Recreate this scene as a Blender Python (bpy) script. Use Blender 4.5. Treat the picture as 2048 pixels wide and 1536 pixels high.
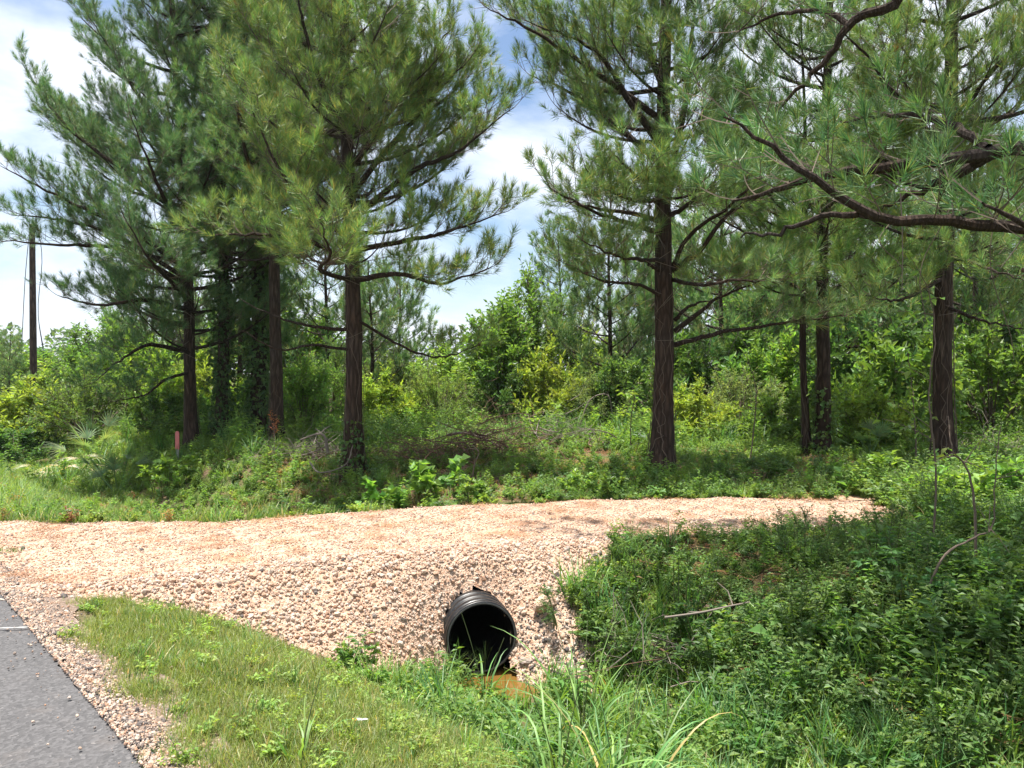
import bpy, math
import numpy as np
from mathutils import Vector, Matrix

SC = bpy.context.scene
for _o in list(bpy.data.objects):
    bpy.data.objects.remove(_o)
RNG = np.random.default_rng(7)

# ------------------------------------------------------------------ camera, sky, sun, exposure
FPX = 1577.0                      # focal length in pixels of the 2048 px wide photograph
PITCH = math.atan(23 / FPX)
CAMZ = 1.6
cam_d = bpy.data.cameras.new('camera')
cam_d.sensor_width = 36.0
cam_d.lens = 36.0 * FPX / 2048.0
cam_d.clip_start = 0.05
cam_d.clip_end = 3000.0
cam = bpy.data.objects.new('camera', cam_d)
SC.collection.objects.link(cam)
cam.location = (0, 0, CAMZ)
cam.rotation_euler = (math.pi / 2 - PITCH, 0, 0)
SC.camera = cam

TO_SUN = Vector((-0.16, 0.03, 0.96)).normalized()
SUN_EL = math.asin(TO_SUN.z)
SUN_AZ = math.atan2(TO_SUN.x, TO_SUN.y)
world = bpy.data.worlds.new('World')
SC.world = world
world.use_nodes = True
_nt = world.node_tree
_nt.nodes.clear()
_out = _nt.nodes.new('ShaderNodeOutputWorld')
_bg = _nt.nodes.new('ShaderNodeBackground')
_sky = _nt.nodes.new('ShaderNodeTexSky')
_sky.sky_type = 'NISHITA'
_sky.sun_disc = False
_sky.sun_elevation = SUN_EL
_sky.sun_rotation = SUN_AZ
_sky.air_density = 1.0
_sky.dust_density = 0.8
_sky.ozone_density = 1.6
_tc = _nt.nodes.new('ShaderNodeTexCoord')
_map = _nt.nodes.new('ShaderNodeMapping')
_map.inputs['Scale'].default_value = (1.0, 1.0, 2.2)
_map.inputs['Location'].default_value = (3.35, 1.2, 0.42)
_noi = _nt.nodes.new('ShaderNodeTexNoise')
_noi.inputs['Scale'].default_value = 2.6
_noi.inputs['Detail'].default_value = 9.0
_noi.inputs['Roughness'].default_value = 0.56
_noi.inputs['Distortion'].default_value = 0.25
_rmp = _nt.nodes.new('ShaderNodeValToRGB')
_rmp.color_ramp.elements[0].position = 0.34
_rmp.color_ramp.elements[1].position = 0.53
_noi2 = _nt.nodes.new('ShaderNodeTexNoise')
_noi2.inputs['Scale'].default_value = 5.0
_noi2.inputs['Detail'].default_value = 6.0
_shade = _nt.nodes.new('ShaderNodeMixRGB')
_shade.inputs[1].default_value = (5.2, 5.8, 7.0, 1)
_shade.inputs[2].default_value = (8.0, 8.2, 8.6, 1)
_mix = _nt.nodes.new('ShaderNodeMixRGB')
_nt.links.new(_tc.outputs['Generated'], _map.inputs['Vector'])
_nt.links.new(_map.outputs[0], _noi.inputs['Vector'])
_nt.links.new(_map.outputs[0], _noi2.inputs['Vector'])
_nt.links.new(_noi.outputs['Fac'], _rmp.inputs['Fac'])
_nt.links.new(_noi2.outputs['Fac'], _shade.inputs['Fac'])
_nt.links.new(_rmp.outputs['Color'], _mix.inputs['Fac'])
_nt.links.new(_sky.outputs['Color'], _mix.inputs[1])
_nt.links.new(_shade.outputs[0], _mix.inputs[2])
_nt.links.new(_mix.outputs[0], _bg.inputs['Color'])
_nt.links.new(_bg.outputs[0], _out.inputs['Surface'])
_bg.inputs['Strength'].default_value = 0.072

sun_d = bpy.data.lights.new('sun', 'SUN')
sun_d.energy = 5.0
sun_d.angle = math.radians(0.55)
sun_d.color = (1.0, 0.955, 0.88)
sun = bpy.data.objects.new('sun', sun_d)
SC.collection.objects.link(sun)
sun.rotation_euler = TO_SUN.to_track_quat('Z', 'Y').to_euler()
sun.location = (0, 0, 40)

SC.view_settings.view_transform = 'Standard'
SC.view_settings.look = 'None'
SC.view_settings.gamma = 1.0
SC.view_settings.exposure = 1.35
SC.view_settings.use_curve_mapping = False
SC.render.engine = 'CYCLES'
cy = SC.cycles
cy.max_bounces = 5
cy.diffuse_bounces = 3
cy.glossy_bounces = 2
cy.transmission_bounces = 3
cy.transparent_max_bounces = 4
cy.caustics_reflective = False
cy.caustics_refractive = False
cy.sample_clamp_indirect = 6.0
cy.use_denoising = True
cy.use_adaptive_sampling = False
try:
    cy.denoiser = 'OPENIMAGEDENOISE'
    cy.denoising_prefilter = 'ACCURATE'
    cy.denoising_input_passes = 'RGB_ALBEDO_NORMAL'
except Exception:
    pass

# ------------------------------------------------------------------ small maths
def P(px, py, d):
    """world point seen at pixel (px, py) of the 2048x1536 photograph at depth d"""
    fx, fy = (px - 1024) / FPX, (768 - py) / FPX
    c, s = math.cos(PITCH), math.sin(PITCH)
    v = np.array([fx, c + fy * s, -s + fy * c])
    return np.array([0, 0, CAMZ]) + v * (d / v[1])

def unit(a):
    return a / np.maximum(np.linalg.norm(a, axis=-1, keepdims=True), 1e-9)

def wob(x, y, s=1.0, o=0.0):
    return (np.sin(x * 1.3 * s + 0.7 + o) * np.cos(y * 1.1 * s - 0.4 + o) + 0.5 * np.sin(x * 2.9 * s - y * 2.3 * s + 1.9 + o)
            + 0.3 * np.sin(x * 5.3 * s + y * 4.7 * s + o * 2)) / 1.8

RD = np.array([-0.66, 0.751])      # along the road
RN = np.array([0.751, 0.66])       # away from the road
R0 = np.array([-1.57, 3.2])
def road_uv(x, y):
    return RD[0] * (x - R0[0]) + RD[1] * (y - R0[1]), RN[0] * (x - R0[0]) + RN[1] * (y - R0[1])
def road_xy(u, v):
    return R0[0] + RD[0] * u + RN[0] * v, R0[1] + RD[1] * u + RN[1] * v

_nx = [-7.0, -3.75, -3.25, -2.6, -1.6, -0.5, 0.7, 2.0, 3.3, 4.6, 6.0]
_ny = [9.4, 5.75, 5.85, 6.15, 6.75, 7.2, 7.5, 7.65, 7.95, 8.3, 9.0]
_fx = [-7.0, -6.2, -5.46, -4.4, -3.3, -2.2, -0.74, 1.0, 2.36, 3.6, 5.0, 6.0]
_fy = [9.3, 8.7, 8.45, 8.4, 8.4, 8.85, 9.4, 9.85, 9.95, 9.75, 9.6, 9.1]
def near_y(x): return np.interp(x, _nx, _ny)
def far_y(x): return np.interp(x, _fx, _fy)
def sstep(a, b, t):
    t = np.clip((t - a) / (b - a), 0, 1)
    return t * t * (3 - 2 * t)

DITCH_V, DITCH_Z = 3.25, -0.90
def base_z(x, y):
    u, v = road_uv(x, y)
    side = sstep(0.5, 2.9, v) - sstep(3.6, 5.6, v)
    z = DITCH_Z * side
    z = z + 0.10 * sstep(5.5, 9.0, v) * (0.6 + wob(x, y, 0.35))
    z = z + 0.025 * wob(x, y, 1.7) * sstep(0.2, 0.8, v)
    z = z - 0.05 * sstep(0.15, 0.45, v)
    z = z + side * np.clip((1.0 - u) * 0.06, 0, 0.25)
    rho = np.sqrt(((x + 0.12) / 0.42) ** 2 + ((y - 6.36) / 0.30) ** 2)
    z = z + side * (-0.07 + 0.15 * sstep(0.7, 1.4, rho)) * (1 - sstep(2.0, 4.0, rho))
    z = np.where(v < 0.15, -0.03, z)
    return z
def fill_z(x, y):
    u, v = road_uv(x, y)
    dn = np.maximum(0, near_y(x) - y) * 0.86
    df = np.maximum(0, y - far_y(x)) * 0.9
    de = np.maximum(0, x - 5.3)
    zd = 0.012 * wob(x, y, 2.2) + 0.03 * sstep(1.0, 4.0, x) - 0.01
    d = np.maximum(dn, np.maximum(df, de))
    return zd - np.where(d < 0.25, d * d * 1.6, 0.1 + (d - 0.25) * (0.72 + 1.3 * np.exp(-((x + 0.35) / 0.5) ** 2)))
def terrain(x, y):
    x = np.asarray(x, float); y = np.asarray(y, float)
    return np.maximum(base_z(x, y), np.where((x > -7) & (x < 7), fill_z(x, y), -9))
def gravel_mask(x, y):
    """1 where gravel lies: the drive and its near slope"""
    u, v = road_uv(x, y)
    edge = 0.10 * wob(x, y, 2.6, 1.0)
    top = (y > near_y(x) + edge * 0.5) & (y < far_y(x) + edge) & (x < 4.35 + edge * 5)
    slope = (fill_z(x, y) > base_z(x, y) - 0.06 + 0.4 * edge) & (y <= near_y(x) + 0.1) & (x > -3.7) & (x < 0.72 + edge * 7)
    mouth = ((x - CUL[0] - 0.01) / 0.29) ** 2 + ((y - 6.36) / 0.22) ** 2 < 1
    return (top | slope) & (v > -0.25 + edge) & ~mouth
CUL = np.array([-0.25, 6.50, -0.91 + 0.315])
CDIR = np.array([-0.24, 0.97, 0.0]) / math.hypot(0.24, 0.97)
def in_pipe(x, y, z, r=0.285):
    t = (x - CUL[0]) * CDIR[0] + (y - CUL[1]) * CDIR[1]
    l = (x - CUL[0]) * CDIR[1] - (y - CUL[1]) * CDIR[0]
    return (t > -0.02) & (t < 2.0) & (l * l + (z - CUL[2]) ** 2 < r * r)
def gpt(px, d):
    """point on the ground in the photograph's column px at depth d"""
    x = (px - 1024) / FPX * d
    return np.array([x, d, float(terrain(x, d))])

# ------------------------------------------------------------------ materials
MATS = {}
def nodes_of(name):
    m = bpy.data.materials.new(name)
    m.use_nodes = True
    nt = m.node_tree
    nt.nodes.clear()
    out = nt.nodes.new('ShaderNodeOutputMaterial')
    MATS[name] = m
    return m, nt, out
def N(nt, typ, **kw):
    n = nt.nodes.new(typ)
    for k, v in kw.items():
        if hasattr(n, k):
            setattr(n, k, v)
    return n
def setin(n, **kw):
    for k, v in kw.items():
        n.inputs[k.replace('_', ' ')].default_value = v
def ramp(nt, stops, fac):
    r = nt.nodes.new('ShaderNodeValToRGB')
    e = r.color_ramp.elements
    while len(e) < len(stops):
        e.new(0.5)
    for el, (p, c) in zip(e, stops):
        el.position = p
        el.color = (*c, 1)
    nt.links.new(fac, r.inputs['Fac'])
    return r.outputs['Color']
def noise(nt, vec, scale, detail=4.0, rough=0.55):
    n = nt.nodes.new('ShaderNodeTexNoise')
    setin(n, Scale=scale, Detail=detail, Roughness=rough)
    if vec is not None:
        nt.links.new(vec, n.inputs['Vector'])
    return n.outputs['Fac']
def mixc(nt, fac, a, b, mode='MIX'):
    m = nt.nodes.new('ShaderNodeMixRGB')
    m.blend_type = mode
    for i, s in ((0, fac), (1, a), (2, b)):
        if hasattr(s, 'is_output'):
            nt.links.new(s, m.inputs[i])
        else:
            m.inputs[i].default_value = s if i == 0 else (*s, 1)
    return m.outputs[0]
def bump(nt, h, strength, dist):
    b = nt.nodes.new('ShaderNodeBump')
    setin(b, Strength=strength, Distance=dist)
    nt.links.new(h, b.inputs['Height'])
    return b.outputs['Normal']
def principled(nt, out, col, rough=0.8, normal=None, spec=0.3):
    p = nt.nodes.new('ShaderNodeBsdfPrincipled')
    if hasattr(col, 'is_output'):
        nt.links.new(col, p.inputs['Base Color'])
    else:
        p.inputs['Base Color'].default_value = (*col, 1)
    p.inputs['Roughness'].default_value = rough
    p.inputs['Specular IOR Level'].default_value = spec
    if normal is not None:
        nt.links.new(normal, p.inputs['Normal'])
    if out is not None:
        nt.links.new(p.outputs[0], out.inputs['Surface'])
    return p

def foliage_mat(name, transl, rough, var=0.35, spec=0.35, tint=(1.25, 1.2, 0.5)):
    """leaf surface: colour attribute 'col' varied per object / instance, light passes through"""
    m, nt, out = nodes_of(name)
    a = N(nt, 'ShaderNodeAttribute'); a.attribute_name = 'col'
    oi = N(nt, 'ShaderNodeObjectInfo')
    hsv = N(nt, 'ShaderNodeHueSaturation')
    mr = N(nt, 'ShaderNodeMapRange')
    setin(mr, From_Min=0.0, From_Max=1.0, To_Min=1.0 - var, To_Max=1.0 + var)
    nt.links.new(oi.outputs['Random'], mr.inputs['Value'])
    nt.links.new(mr.outputs[0], hsv.inputs['Value'])
    mh = N(nt, 'ShaderNodeMath'); mh.operation = 'MULTIPLY_ADD'
    mh.inputs[1].default_value = 0.05 * var / 0.35; mh.inputs[2].default_value = 0.5 - 0.025 * var / 0.35
    mfr = N(nt, 'ShaderNodeMath'); mfr.operation = 'FRACT'
    mm = N(nt, 'ShaderNodeMath'); mm.operation = 'MULTIPLY'; mm.inputs[1].default_value = 37.7
    nt.links.new(oi.outputs['Random'], mm.inputs[0]); nt.links.new(mm.outputs[0], mfr.inputs[0])
    nt.links.new(mfr.outputs[0], mh.inputs[0]); nt.links.new(mh.outputs[0], hsv.inputs['Hue'])
    nt.links.new(a.outputs['Color'], hsv.inputs['Color'])
    p = principled(nt, None, hsv.outputs[0], rough, None, spec)
    tr = N(nt, 'ShaderNodeBsdfTranslucent')
    tc = mixc(nt, 1.0, hsv.outputs[0], tuple(transl * q for q in tint), 'MULTIPLY')
    nt.links.new(tc, tr.inputs['Color'])
    mx = N(nt, 'ShaderNodeAddShader')
    nt.links.new(p.outputs[0], mx.inputs[0]); nt.links.new(tr.outputs[0], mx.inputs[1])
    nt.links.new(mx.outputs[0], out.inputs['Surface'])
    return m
foliage_mat('needle', 0.6, 0.5, 0.10, 0.3, (1.15, 1.15, 0.8))
foliage_mat('leaf', 1.15, 0.5, 0.22, 0.25)
foliage_mat('blade', 0.8, 0.5, 0.22, 0.28)

def bark_mat(name, c1, c2, c3, sc=1.0, bs=0.9):
    m, nt, out = nodes_of(name)
    tc = N(nt, 'ShaderNodeTexCoord'); mp = N(nt, 'ShaderNodeMapping')
    mp.inputs['Scale'].default_value = (10 * sc, 10 * sc, 1.9 * sc)
    nt.links.new(tc.outputs['Object'], mp.inputs['Vector'])
    vo = N(nt, 'ShaderNodeTexVoronoi'); vo.feature = 'DISTANCE_TO_EDGE'; setin(vo, Scale=2.2)
    wn = noise(nt, mp.outputs[0], 2.0, 5)
    wv = mixc(nt, 0.4, mp.outputs[0], wn)
    nt.links.new(wv, vo.inputs['Vector'])
    n2 = noise(nt, mp.outputs[0], 5.0, 6, 0.65)
    n3 = noise(nt, tc.outputs['Object'], 1.1, 4)
    plate = ramp(nt, [(0.0, (0, 0, 0)), (0.34, (1, 1, 1))], vo.outputs['Distance'])
    col = mixc(nt, n2, c1, c2)
    col = mixc(nt, ramp(nt, [(0.42, (0, 0, 0)), (0.66, (1, 1, 1))], n3), col, c3)
    col = mixc(nt, mixc(nt, 0.35, plate, n2), (0.020, 0.014, 0.011), col)
    h = mixc(nt, 0.35, plate, n2)
    principled(nt, out, col, 0.9, bump(nt, h, bs, 0.03), 0.15)
    return m
bark_mat('pine_bark', (0.060, 0.037, 0.026), (0.115, 0.074, 0.053), (0.095, 0.074, 0.062))
bark_mat('limb_bark', (0.042, 0.028, 0.021), (0.088, 0.058, 0.042), (0.064, 0.053, 0.046), 2.2, 0.6)
bark_mat('pole_wood', (0.085, 0.058, 0.045), (0.13, 0.09, 0.07), (0.10, 0.07, 0.055), 0.8, 0.3)

def plain_mat(name, c1, c2, scale=20, rough=0.8, spec=0.2, bs=0.0):
    m, nt, out = nodes_of(name)
    tc = N(nt, 'ShaderNodeTexCoord')
    n = noise(nt, tc.outputs['Object'], scale, 4)
    principled(nt, out, mixc(nt, n, c1, c2), rough, bump(nt, n, bs, 0.01) if bs else None, spec)
    return m
plain_mat('twig', (0.085, 0.062, 0.048), (0.15, 0.115, 0.09), 8)
plain_mat('dead_twig', (0.12, 0.098, 0.082), (0.22, 0.185, 0.155), 6)
plain_mat('red_twig', (0.09, 0.052, 0.036), (0.17, 0.10, 0.07), 6)
plain_mat('green_stem', (0.06, 0.09, 0.03), (0.11, 0.12, 0.05), 9)
plain_mat('cone', (0.05, 0.032, 0.022), (0.10, 0.065, 0.045), 60)
plain_mat('cable', (0.035, 0.035, 0.04), (0.06, 0.06, 0.065), 6, 0.6)
plain_mat('marker_red', (0.50, 0.13, 0.13), (0.60, 0.19, 0.18), 9, 0.5, 0.4)
plain_mat('marker_grey', (0.25, 0.24, 0.23), (0.34, 0.33, 0.31), 12, 0.7)
plain_mat('rust_leaf', (0.30, 0.10, 0.035), (0.42, 0.20, 0.09), 3, 0.8)
plain_mat('paper_white', (0.72, 0.72, 0.70), (0.80, 0.80, 0.79), 20, 0.5)
plain_mat('paper_orange', (0.62, 0.25, 0.05), (0.75, 0.34, 0.10), 20, 0.5)
plain_mat('paint_white', (0.26, 0.26, 0.25), (0.42, 0.42, 0.41), 14, 0.7)
plain_mat('rim_scuff', (0.05, 0.05, 0.052), (0.11, 0.11, 0.11), 16, 0.5, 0.4)

def _pipe():
    m, nt, out = nodes_of('black_plastic')
    tc = N(nt, 'ShaderNodeTexCoord')
    n = noise(nt, tc.outputs['Object'], 9, 6, 0.7)
    col = mixc(nt, ramp(nt, [(0.48, (0, 0, 0)), (0.72, (1, 1, 1))], n), (0.007, 0.007, 0.008), (0.03, 0.026, 0.022))
    p = principled(nt, out, col, 0.3, None, 0.5)
    nt.links.new(ramp(nt, [(0.3, (0.26,) * 3), (0.8, (0.6,) * 3)], n), p.inputs['Roughness'])
_pipe()

def _stone():
    m, nt, out = nodes_of('stone')
    oi = N(nt, 'ShaderNodeObjectInfo'); tc = N(nt, 'ShaderNodeTexCoord')
    base = ramp(nt, [(0.0, (0.335, 0.191, 0.124)), (0.16, (0.414, 0.280, 0.204)), (0.36, (0.469, 0.338, 0.254)), (0.62, (0.494, 0.394, 0.316)),
                     (0.84, (0.508, 0.439, 0.377)), (1.0, (0.335, 0.287, 0.254))], oi.outputs['Random'])
    n = noise(nt, tc.outputs['Object'], 2.4, 5, 0.6)
    col = mixc(nt, ramp(nt, [(0.40, (0, 0, 0)), (0.75, (1, 1, 1))], n), base, (0.389, 0.230, 0.148))
    principled(nt, out, col, 0.85, bump(nt, n, 0.3, 0.2), 0.2)
    m, nt, out = nodes_of('grey_stone')
    oi = N(nt, 'ShaderNodeObjectInfo'); tc = N(nt, 'ShaderNodeTexCoord')
    base = ramp(nt, [(0.0, (0.088, 0.081, 0.081)), (0.4, (0.181, 0.160, 0.148)), (0.75, (0.294, 0.242, 0.209)), (1.0, (0.401, 0.357, 0.321))], oi.outputs['Random'])
    n = noise(nt, tc.outputs['Object'], 2.4, 5, 0.6)
    principled(nt, out, mixc(nt, 0.5, base, mixc(nt, n, (0.067, 0.064, 0.062), (0.603, 0.541, 0.494)), 'SOFT_LIGHT'), 0.85, bump(nt, n, 0.3, 0.2), 0.2)
_stone()

def _drive():
    m, nt, out = nodes_of('drive_gravel')
    tc = N(nt, 'ShaderNodeTexCoord'); v = tc.outputs['Object']
    vo = N(nt, 'ShaderNodeTexVoronoi'); setin(vo, Scale=42.0); nt.links.new(v, vo.inputs['Vector'])
    vo2 = N(nt, 'ShaderNodeTexVoronoi'); setin(vo2, Scale=90.0); nt.links.new(v, vo2.inputs['Vector'])
    n = noise(nt, v, 0.9, 5, 0.6)
    n2 = noise(nt, v, 30, 4, 0.6)
    col = ramp(nt, [(0.0, (0.308, 0.171, 0.107)), (0.3, (0.422, 0.280, 0.196)), (0.6, (0.469, 0.343, 0.259)), (1.0, (0.501, 0.407, 0.335))], vo.outputs['Color'])
    col = mixc(nt, ramp(nt, [(0.40, (0, 0, 0)), (0.70, (0.65,) * 3)], n), col, (0.442, 0.294, 0.196))
    n5 = noise(nt, v, 2.2, 6, 0.65)
    col = mixc(nt, ramp(nt, [(0.52, (0, 0, 0)), (0.75, (0.35,) * 3)], n5), col, (0.47, 0.33, 0.24))
    col = mixc(nt, ramp(nt, [(0.30, (0.5,) * 3), (0.55, (0, 0, 0))], n2), col, (0.267, 0.146, 0.094))
    h = mixc(nt, 0.5, vo.outputs['Distance'], vo2.outputs['Distance'])
    principled(nt, out, col, 0.95, bump(nt, h, 0.8, 0.02), 0.1)
_drive()

def _shoulder():
    m, nt, out = nodes_of('shoulder_dirt')
    tc = N(nt, 'ShaderNodeTexCoord'); v = tc.outputs['Object']
    vo = N(nt, 'ShaderNodeTexVoronoi'); setin(vo, Scale=85.0); nt.links.new(v, vo.inputs['Vector'])
    n = noise(nt, v, 5, 6, 0.7)
    col = ramp(nt, [(0.0, (0.098, 0.075, 0.064)), (0.5, (0.180, 0.135, 0.109)), (1.0, (0.300, 0.240, 0.203))], vo.outputs['Color'])
    col = mixc(nt, ramp(nt, [(0.45, (0, 0, 0)), (0.65, (0.7,) * 3)], n), col, (0.165, 0.112, 0.075))
    principled(nt, out, col, 0.95, bump(nt, vo.outputs['Distance'], 0.8, 0.01), 0.1)
_shoulder()
def _asphalt():
    m, nt, out = nodes_of('asphalt')
    tc = N(nt, 'ShaderNodeTexCoord'); v = tc.outputs['Object']
    vo = N(nt, 'ShaderNodeTexVoronoi'); setin(vo, Scale=70.0); nt.links.new(v, vo.inputs['Vector'])
    n = noise(nt, v, 0.8, 5); n2 = noise(nt, v, 140, 3)
    col = ramp(nt, [(0.0, (0.040, 0.040, 0.042)), (0.5, (0.068, 0.066, 0.068)), (0.9, (0.108, 0.105, 0.108)), (1.0, (0.178, 0.167, 0.162))], vo.outputs['Color'])
    n4 = noise(nt, v, 3.0, 6, 0.7)
    col = mixc(nt, ramp(nt, [(0.55, (0, 0, 0)), (0.75, (0.35,) * 3)], n4), col, (0.16, 0.13, 0.11))
    col = mixc(nt, 0.25, col, mixc(nt, n, (0.054, 0.053, 0.054), (0.108, 0.103, 0.103)))
    h = mixc(nt, 0.5, vo.outputs['Distance'], n2)
    principled(nt, out, col, 0.85, bump(nt, h, 0.7, 0.008), 0.3)
_asphalt()

def _ground():
    m, nt, out = nodes_of('ground_soil')
    tc = N(nt, 'ShaderNodeTexCoord'); v = tc.outputs['Object']
    n = noise(nt, v, 0.8, 6, 0.6); n2 = noise(nt, v, 11, 5, 0.65); n3 = noise(nt, v, 60, 3)
    soil = mixc(nt, n2, (0.075, 0.048, 0.032), (0.20, 0.135, 0.09))
    green = mixc(nt, n3, (0.035, 0.055, 0.016), (0.095, 0.125, 0.035))
    col = mixc(nt, ramp(nt, [(0.40, (0, 0, 0)), (0.56, (1, 1, 1))], n), soil, green)
    principled(nt, out, col, 0.95, bump(nt, n2, 0.8, 0.06), 0.1)
    m, nt, out = nodes_of('red_dirt')
    tc = N(nt, 'ShaderNodeTexCoord')
    n = noise(nt, tc.outputs['Object'], 8, 6, 0.65)
    principled(nt, out, mixc(nt, n, (0.26, 0.15, 0.10), (0.46, 0.31, 0.22)), 0.95, bump(nt, n, 0.7, 0.04), 0.1)
    m, nt, out = nodes_of('muddy_water')
    tc = N(nt, 'ShaderNodeTexCoord')
    n = noise(nt, tc.outputs['Object'], 5, 4)
    principled(nt, out, mixc(nt, n, (0.10, 0.052, 0.012), (0.17, 0.092, 0.022)), 0.12, bump(nt, noise(nt, tc.outputs['Object'], 26, 2), 0.06, 0.01), 0.5)
_ground()

# ------------------------------------------------------------------ mesh building
class MB:
    """collects vertices, faces and a colour per vertex, built as ONE mesh"""
    def __init__(s):
        s.v, s.f, s.c, s.m, s.n = [], [], [], [], 0
    def add(s, v, f, col=(0.1, 0.1, 0.1), mat=0):
        v = np.asarray(v, float).reshape(-1, 3)
        f = np.asarray(f, int)
        c = np.asarray(col, float)
        if c.ndim == 1:
            c = np.broadcast_to(c, (len(v), 3))
        s.v.append(v); s.f.append(f + s.n); s.c.append(c); s.m.append(np.full(len(f), mat)); s.n += len(v)
        return s
    def mesh(s, name, mats, smooth=False):
        me = bpy.data.meshes.new(name)
        v = np.concatenate(s.v); c = np.concatenate(s.c)
        me.vertices.add(len(v)); me.vertices.foreach_set('co', v.astype(np.float32).ravel())
        lv = np.concatenate([f.ravel() for f in s.f])
        tot = np.concatenate([np.full(len(f), f.shape[1]) for f in s.f])
        st = np.concatenate([[0], np.cumsum(tot)[:-1]])
        me.loops.add(len(lv)); me.loops.foreach_set('vertex_index', lv.astype(np.int32))
        me.polygons.add(len(tot)); me.polygons.foreach_set('loop_start', st.astype(np.int32))
        me.polygons.foreach_set('material_index', np.concatenate(s.m).astype(np.int32))
        me.polygons.foreach_set('use_smooth', np.full(len(tot), smooth))
        me.update(calc_edges=True)
        a = me.attributes.new('col', 'FLOAT_COLOR', 'POINT')
        a.data.foreach_set('color', np.concatenate([c, np.ones((len(c), 1))], 1).astype(np.float32).ravel())
        for k in (mats if isinstance(mats, (list, tuple)) else [mats]):
            me.materials.append(MATS[k])
        return me
    def build(s, name, mats, parent=None, smooth=False, **props):
        return link(name, s.mesh(name, mats, smooth), parent, **props)

def link(name, data, parent=None, loc=None, **props):
    o = bpy.data.objects.new(name, data)
    SC.collection.objects.link(o)
    if parent is not None:
        o.parent = parent
    if loc is not None:
        o.location = [float(t) for t in loc]
    for k, v in props.items():
        o[k] = v
    return o
def thing(name, label, cat, loc=(0, 0, 0), group=None, rz=0.0, sc=None):
    o = link(name, None, None, loc, label=label, category=cat)
    o.empty_display_size = 0.1
    o.rotation_euler = (0, 0, rz)
    if sc is not None:
        o.scale = sc
    if group:
        o['group'] = group
    return o
def copy_tree(o, parent=None):
    c = o.copy()
    SC.collection.objects.link(c)
    if parent is not None:
        c.parent = parent
    for ch in o.children:
        copy_tree(ch, c)
    return c

def tubes(pts, rad, sides=5, rng=RNG, cap=False):
    """pts (m,k,3), rad (m,k): m tubes with k rings"""
    pts = np.asarray(pts, float); rad = np.asarray(rad, float)
    m, k, _ = pts.shape
    t = np.gradient(pts, axis=1) if k > 2 else np.repeat(pts[:, 1:] - pts[:, :1], 2, 1)
    t = unit(t)
    ref = np.tile(np.array([0.31, 0.17, 0.93]), (m, 1))
    main = unit(pts[:, -1] - pts[:, 0])
    par = np.abs((main * ref).sum(-1)) > 0.8
    ref[par] = np.array([0.93, -0.3, 0.1])
    a = unit(np.cross(t, ref[:, None, :])); b = np.cross(t, a)
    an = np.linspace(0, 2 * np.pi, sides, endpoint=False)
    ring = a[:, :, None, :] * np.cos(an)[None, None, :, None] + b[:, :, None, :] * np.sin(an)[None, None, :, None]
    v = pts[:, :, None, :] + ring * rad[:, :, None, None]
    idx = np.arange(m * k * sides).reshape(m, k, sides)
    n = np.roll(idx, -1, 2)
    f = np.stack([idx[:, :-1], n[:, :-1], n[:, 1:], idx[:, 1:]], -1).reshape(-1, 4)
    return v.reshape(-1, 3), f
def tube1(p, r, sides=6):
    p = np.asarray(p, float)
    r = np.broadcast_to(np.asarray(r, float), (len(p),))
    return tubes(p[None], r[None], sides)
def smooth_path(p, n):
    """Catmull-Rom through p, n samples"""
    p = np.asarray(p, float)
    q = np.concatenate([[2 * p[0] - p[1]], p, [2 * p[-1] - p[-2]]])
    t = np.linspace(0, len(p) - 1 - 1e-6, n)
    i = t.astype(int); u = (t - i)[:, None]
    a, b, c, d = q[i], q[i + 1], q[i + 2], q[i + 3]
    return 0.5 * (2 * b + (c - a) * u + (2 * a - 5 * b + 4 * c - d) * u * u + (3 * b - a - 3 * c + d) * u ** 3)

def leaves(pos, direc, nrm, ln, wd, fold=0.25, curl=0.15):
    """folded leaves, two triangles per half"""
    d = unit(direc); s = unit(np.cross(d, nrm)); n = np.cross(s, d)
    ln = np.asarray(ln)[:, None]; wd = np.asarray(wd)[:, None]
    base = pos
    tip = pos + d * ln - n * ln * curl
    mid = pos + d * ln * 0.45
    l = mid + s * wd * 0.5 + n * wd * fold
    r = mid - s * wd * 0.5 + n * wd * fold
    v = np.stack([base, l, tip, r], 1).reshape(-1, 3)
    i = np.arange(len(pos))[:, None] * 4
    f = np.concatenate([i + [0, 2, 1], i + [0, 3, 2]], 0)
    return v, f
def blades(pos, head, ln, wd, lean, droop, seg=3):
    """arching grass blades; head = horizontal heading angle, lean/droop in radians"""
    n = len(pos)
    h = np.stack([np.cos(head), np.sin(head), np.zeros(n)], 1)
    s = np.stack([-np.sin(head), np.cos(head), np.zeros(n)], 1)
    vs = []; p = np.array(pos, float)
    for k in range(seg + 1):
        t = k / seg
        w = wd * (1 - t ** 1.6) * (0.75 + 0.5 * min(1, t * 3) if k < seg else 1)
        if k < seg:
            vs.append(p + s * (w * 0.5)[:, None]); vs.append(p - s * (w * 0.5)[:, None])
        else:
            vs.append(p)
        a = lean + droop * (t + 0.5 / seg) ** 1.4
        p = p + (h * np.sin(a)[:, None] + np.array([0, 0, 1.0]) * np.cos(a)[:, None]) * (ln / seg)[:, None]
    v = np.stack(vs, 1).reshape(-1, 3)
    q = 2 * seg + 1
    i = np.arange(n)[:, None] * q
    f = []
    for k in range(seg - 1):
        f += [i + [2 * k, 2 * k + 1, 2 * k + 3], i + [2 * k, 2 * k + 3, 2 * k + 2]]
    f.append(i + [2 * seg - 2, 2 * seg - 1, 2 * seg])
    return v, np.concatenate(f, 0)
def rep(c, k):
    return np.repeat(c, k, axis=0)
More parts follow.
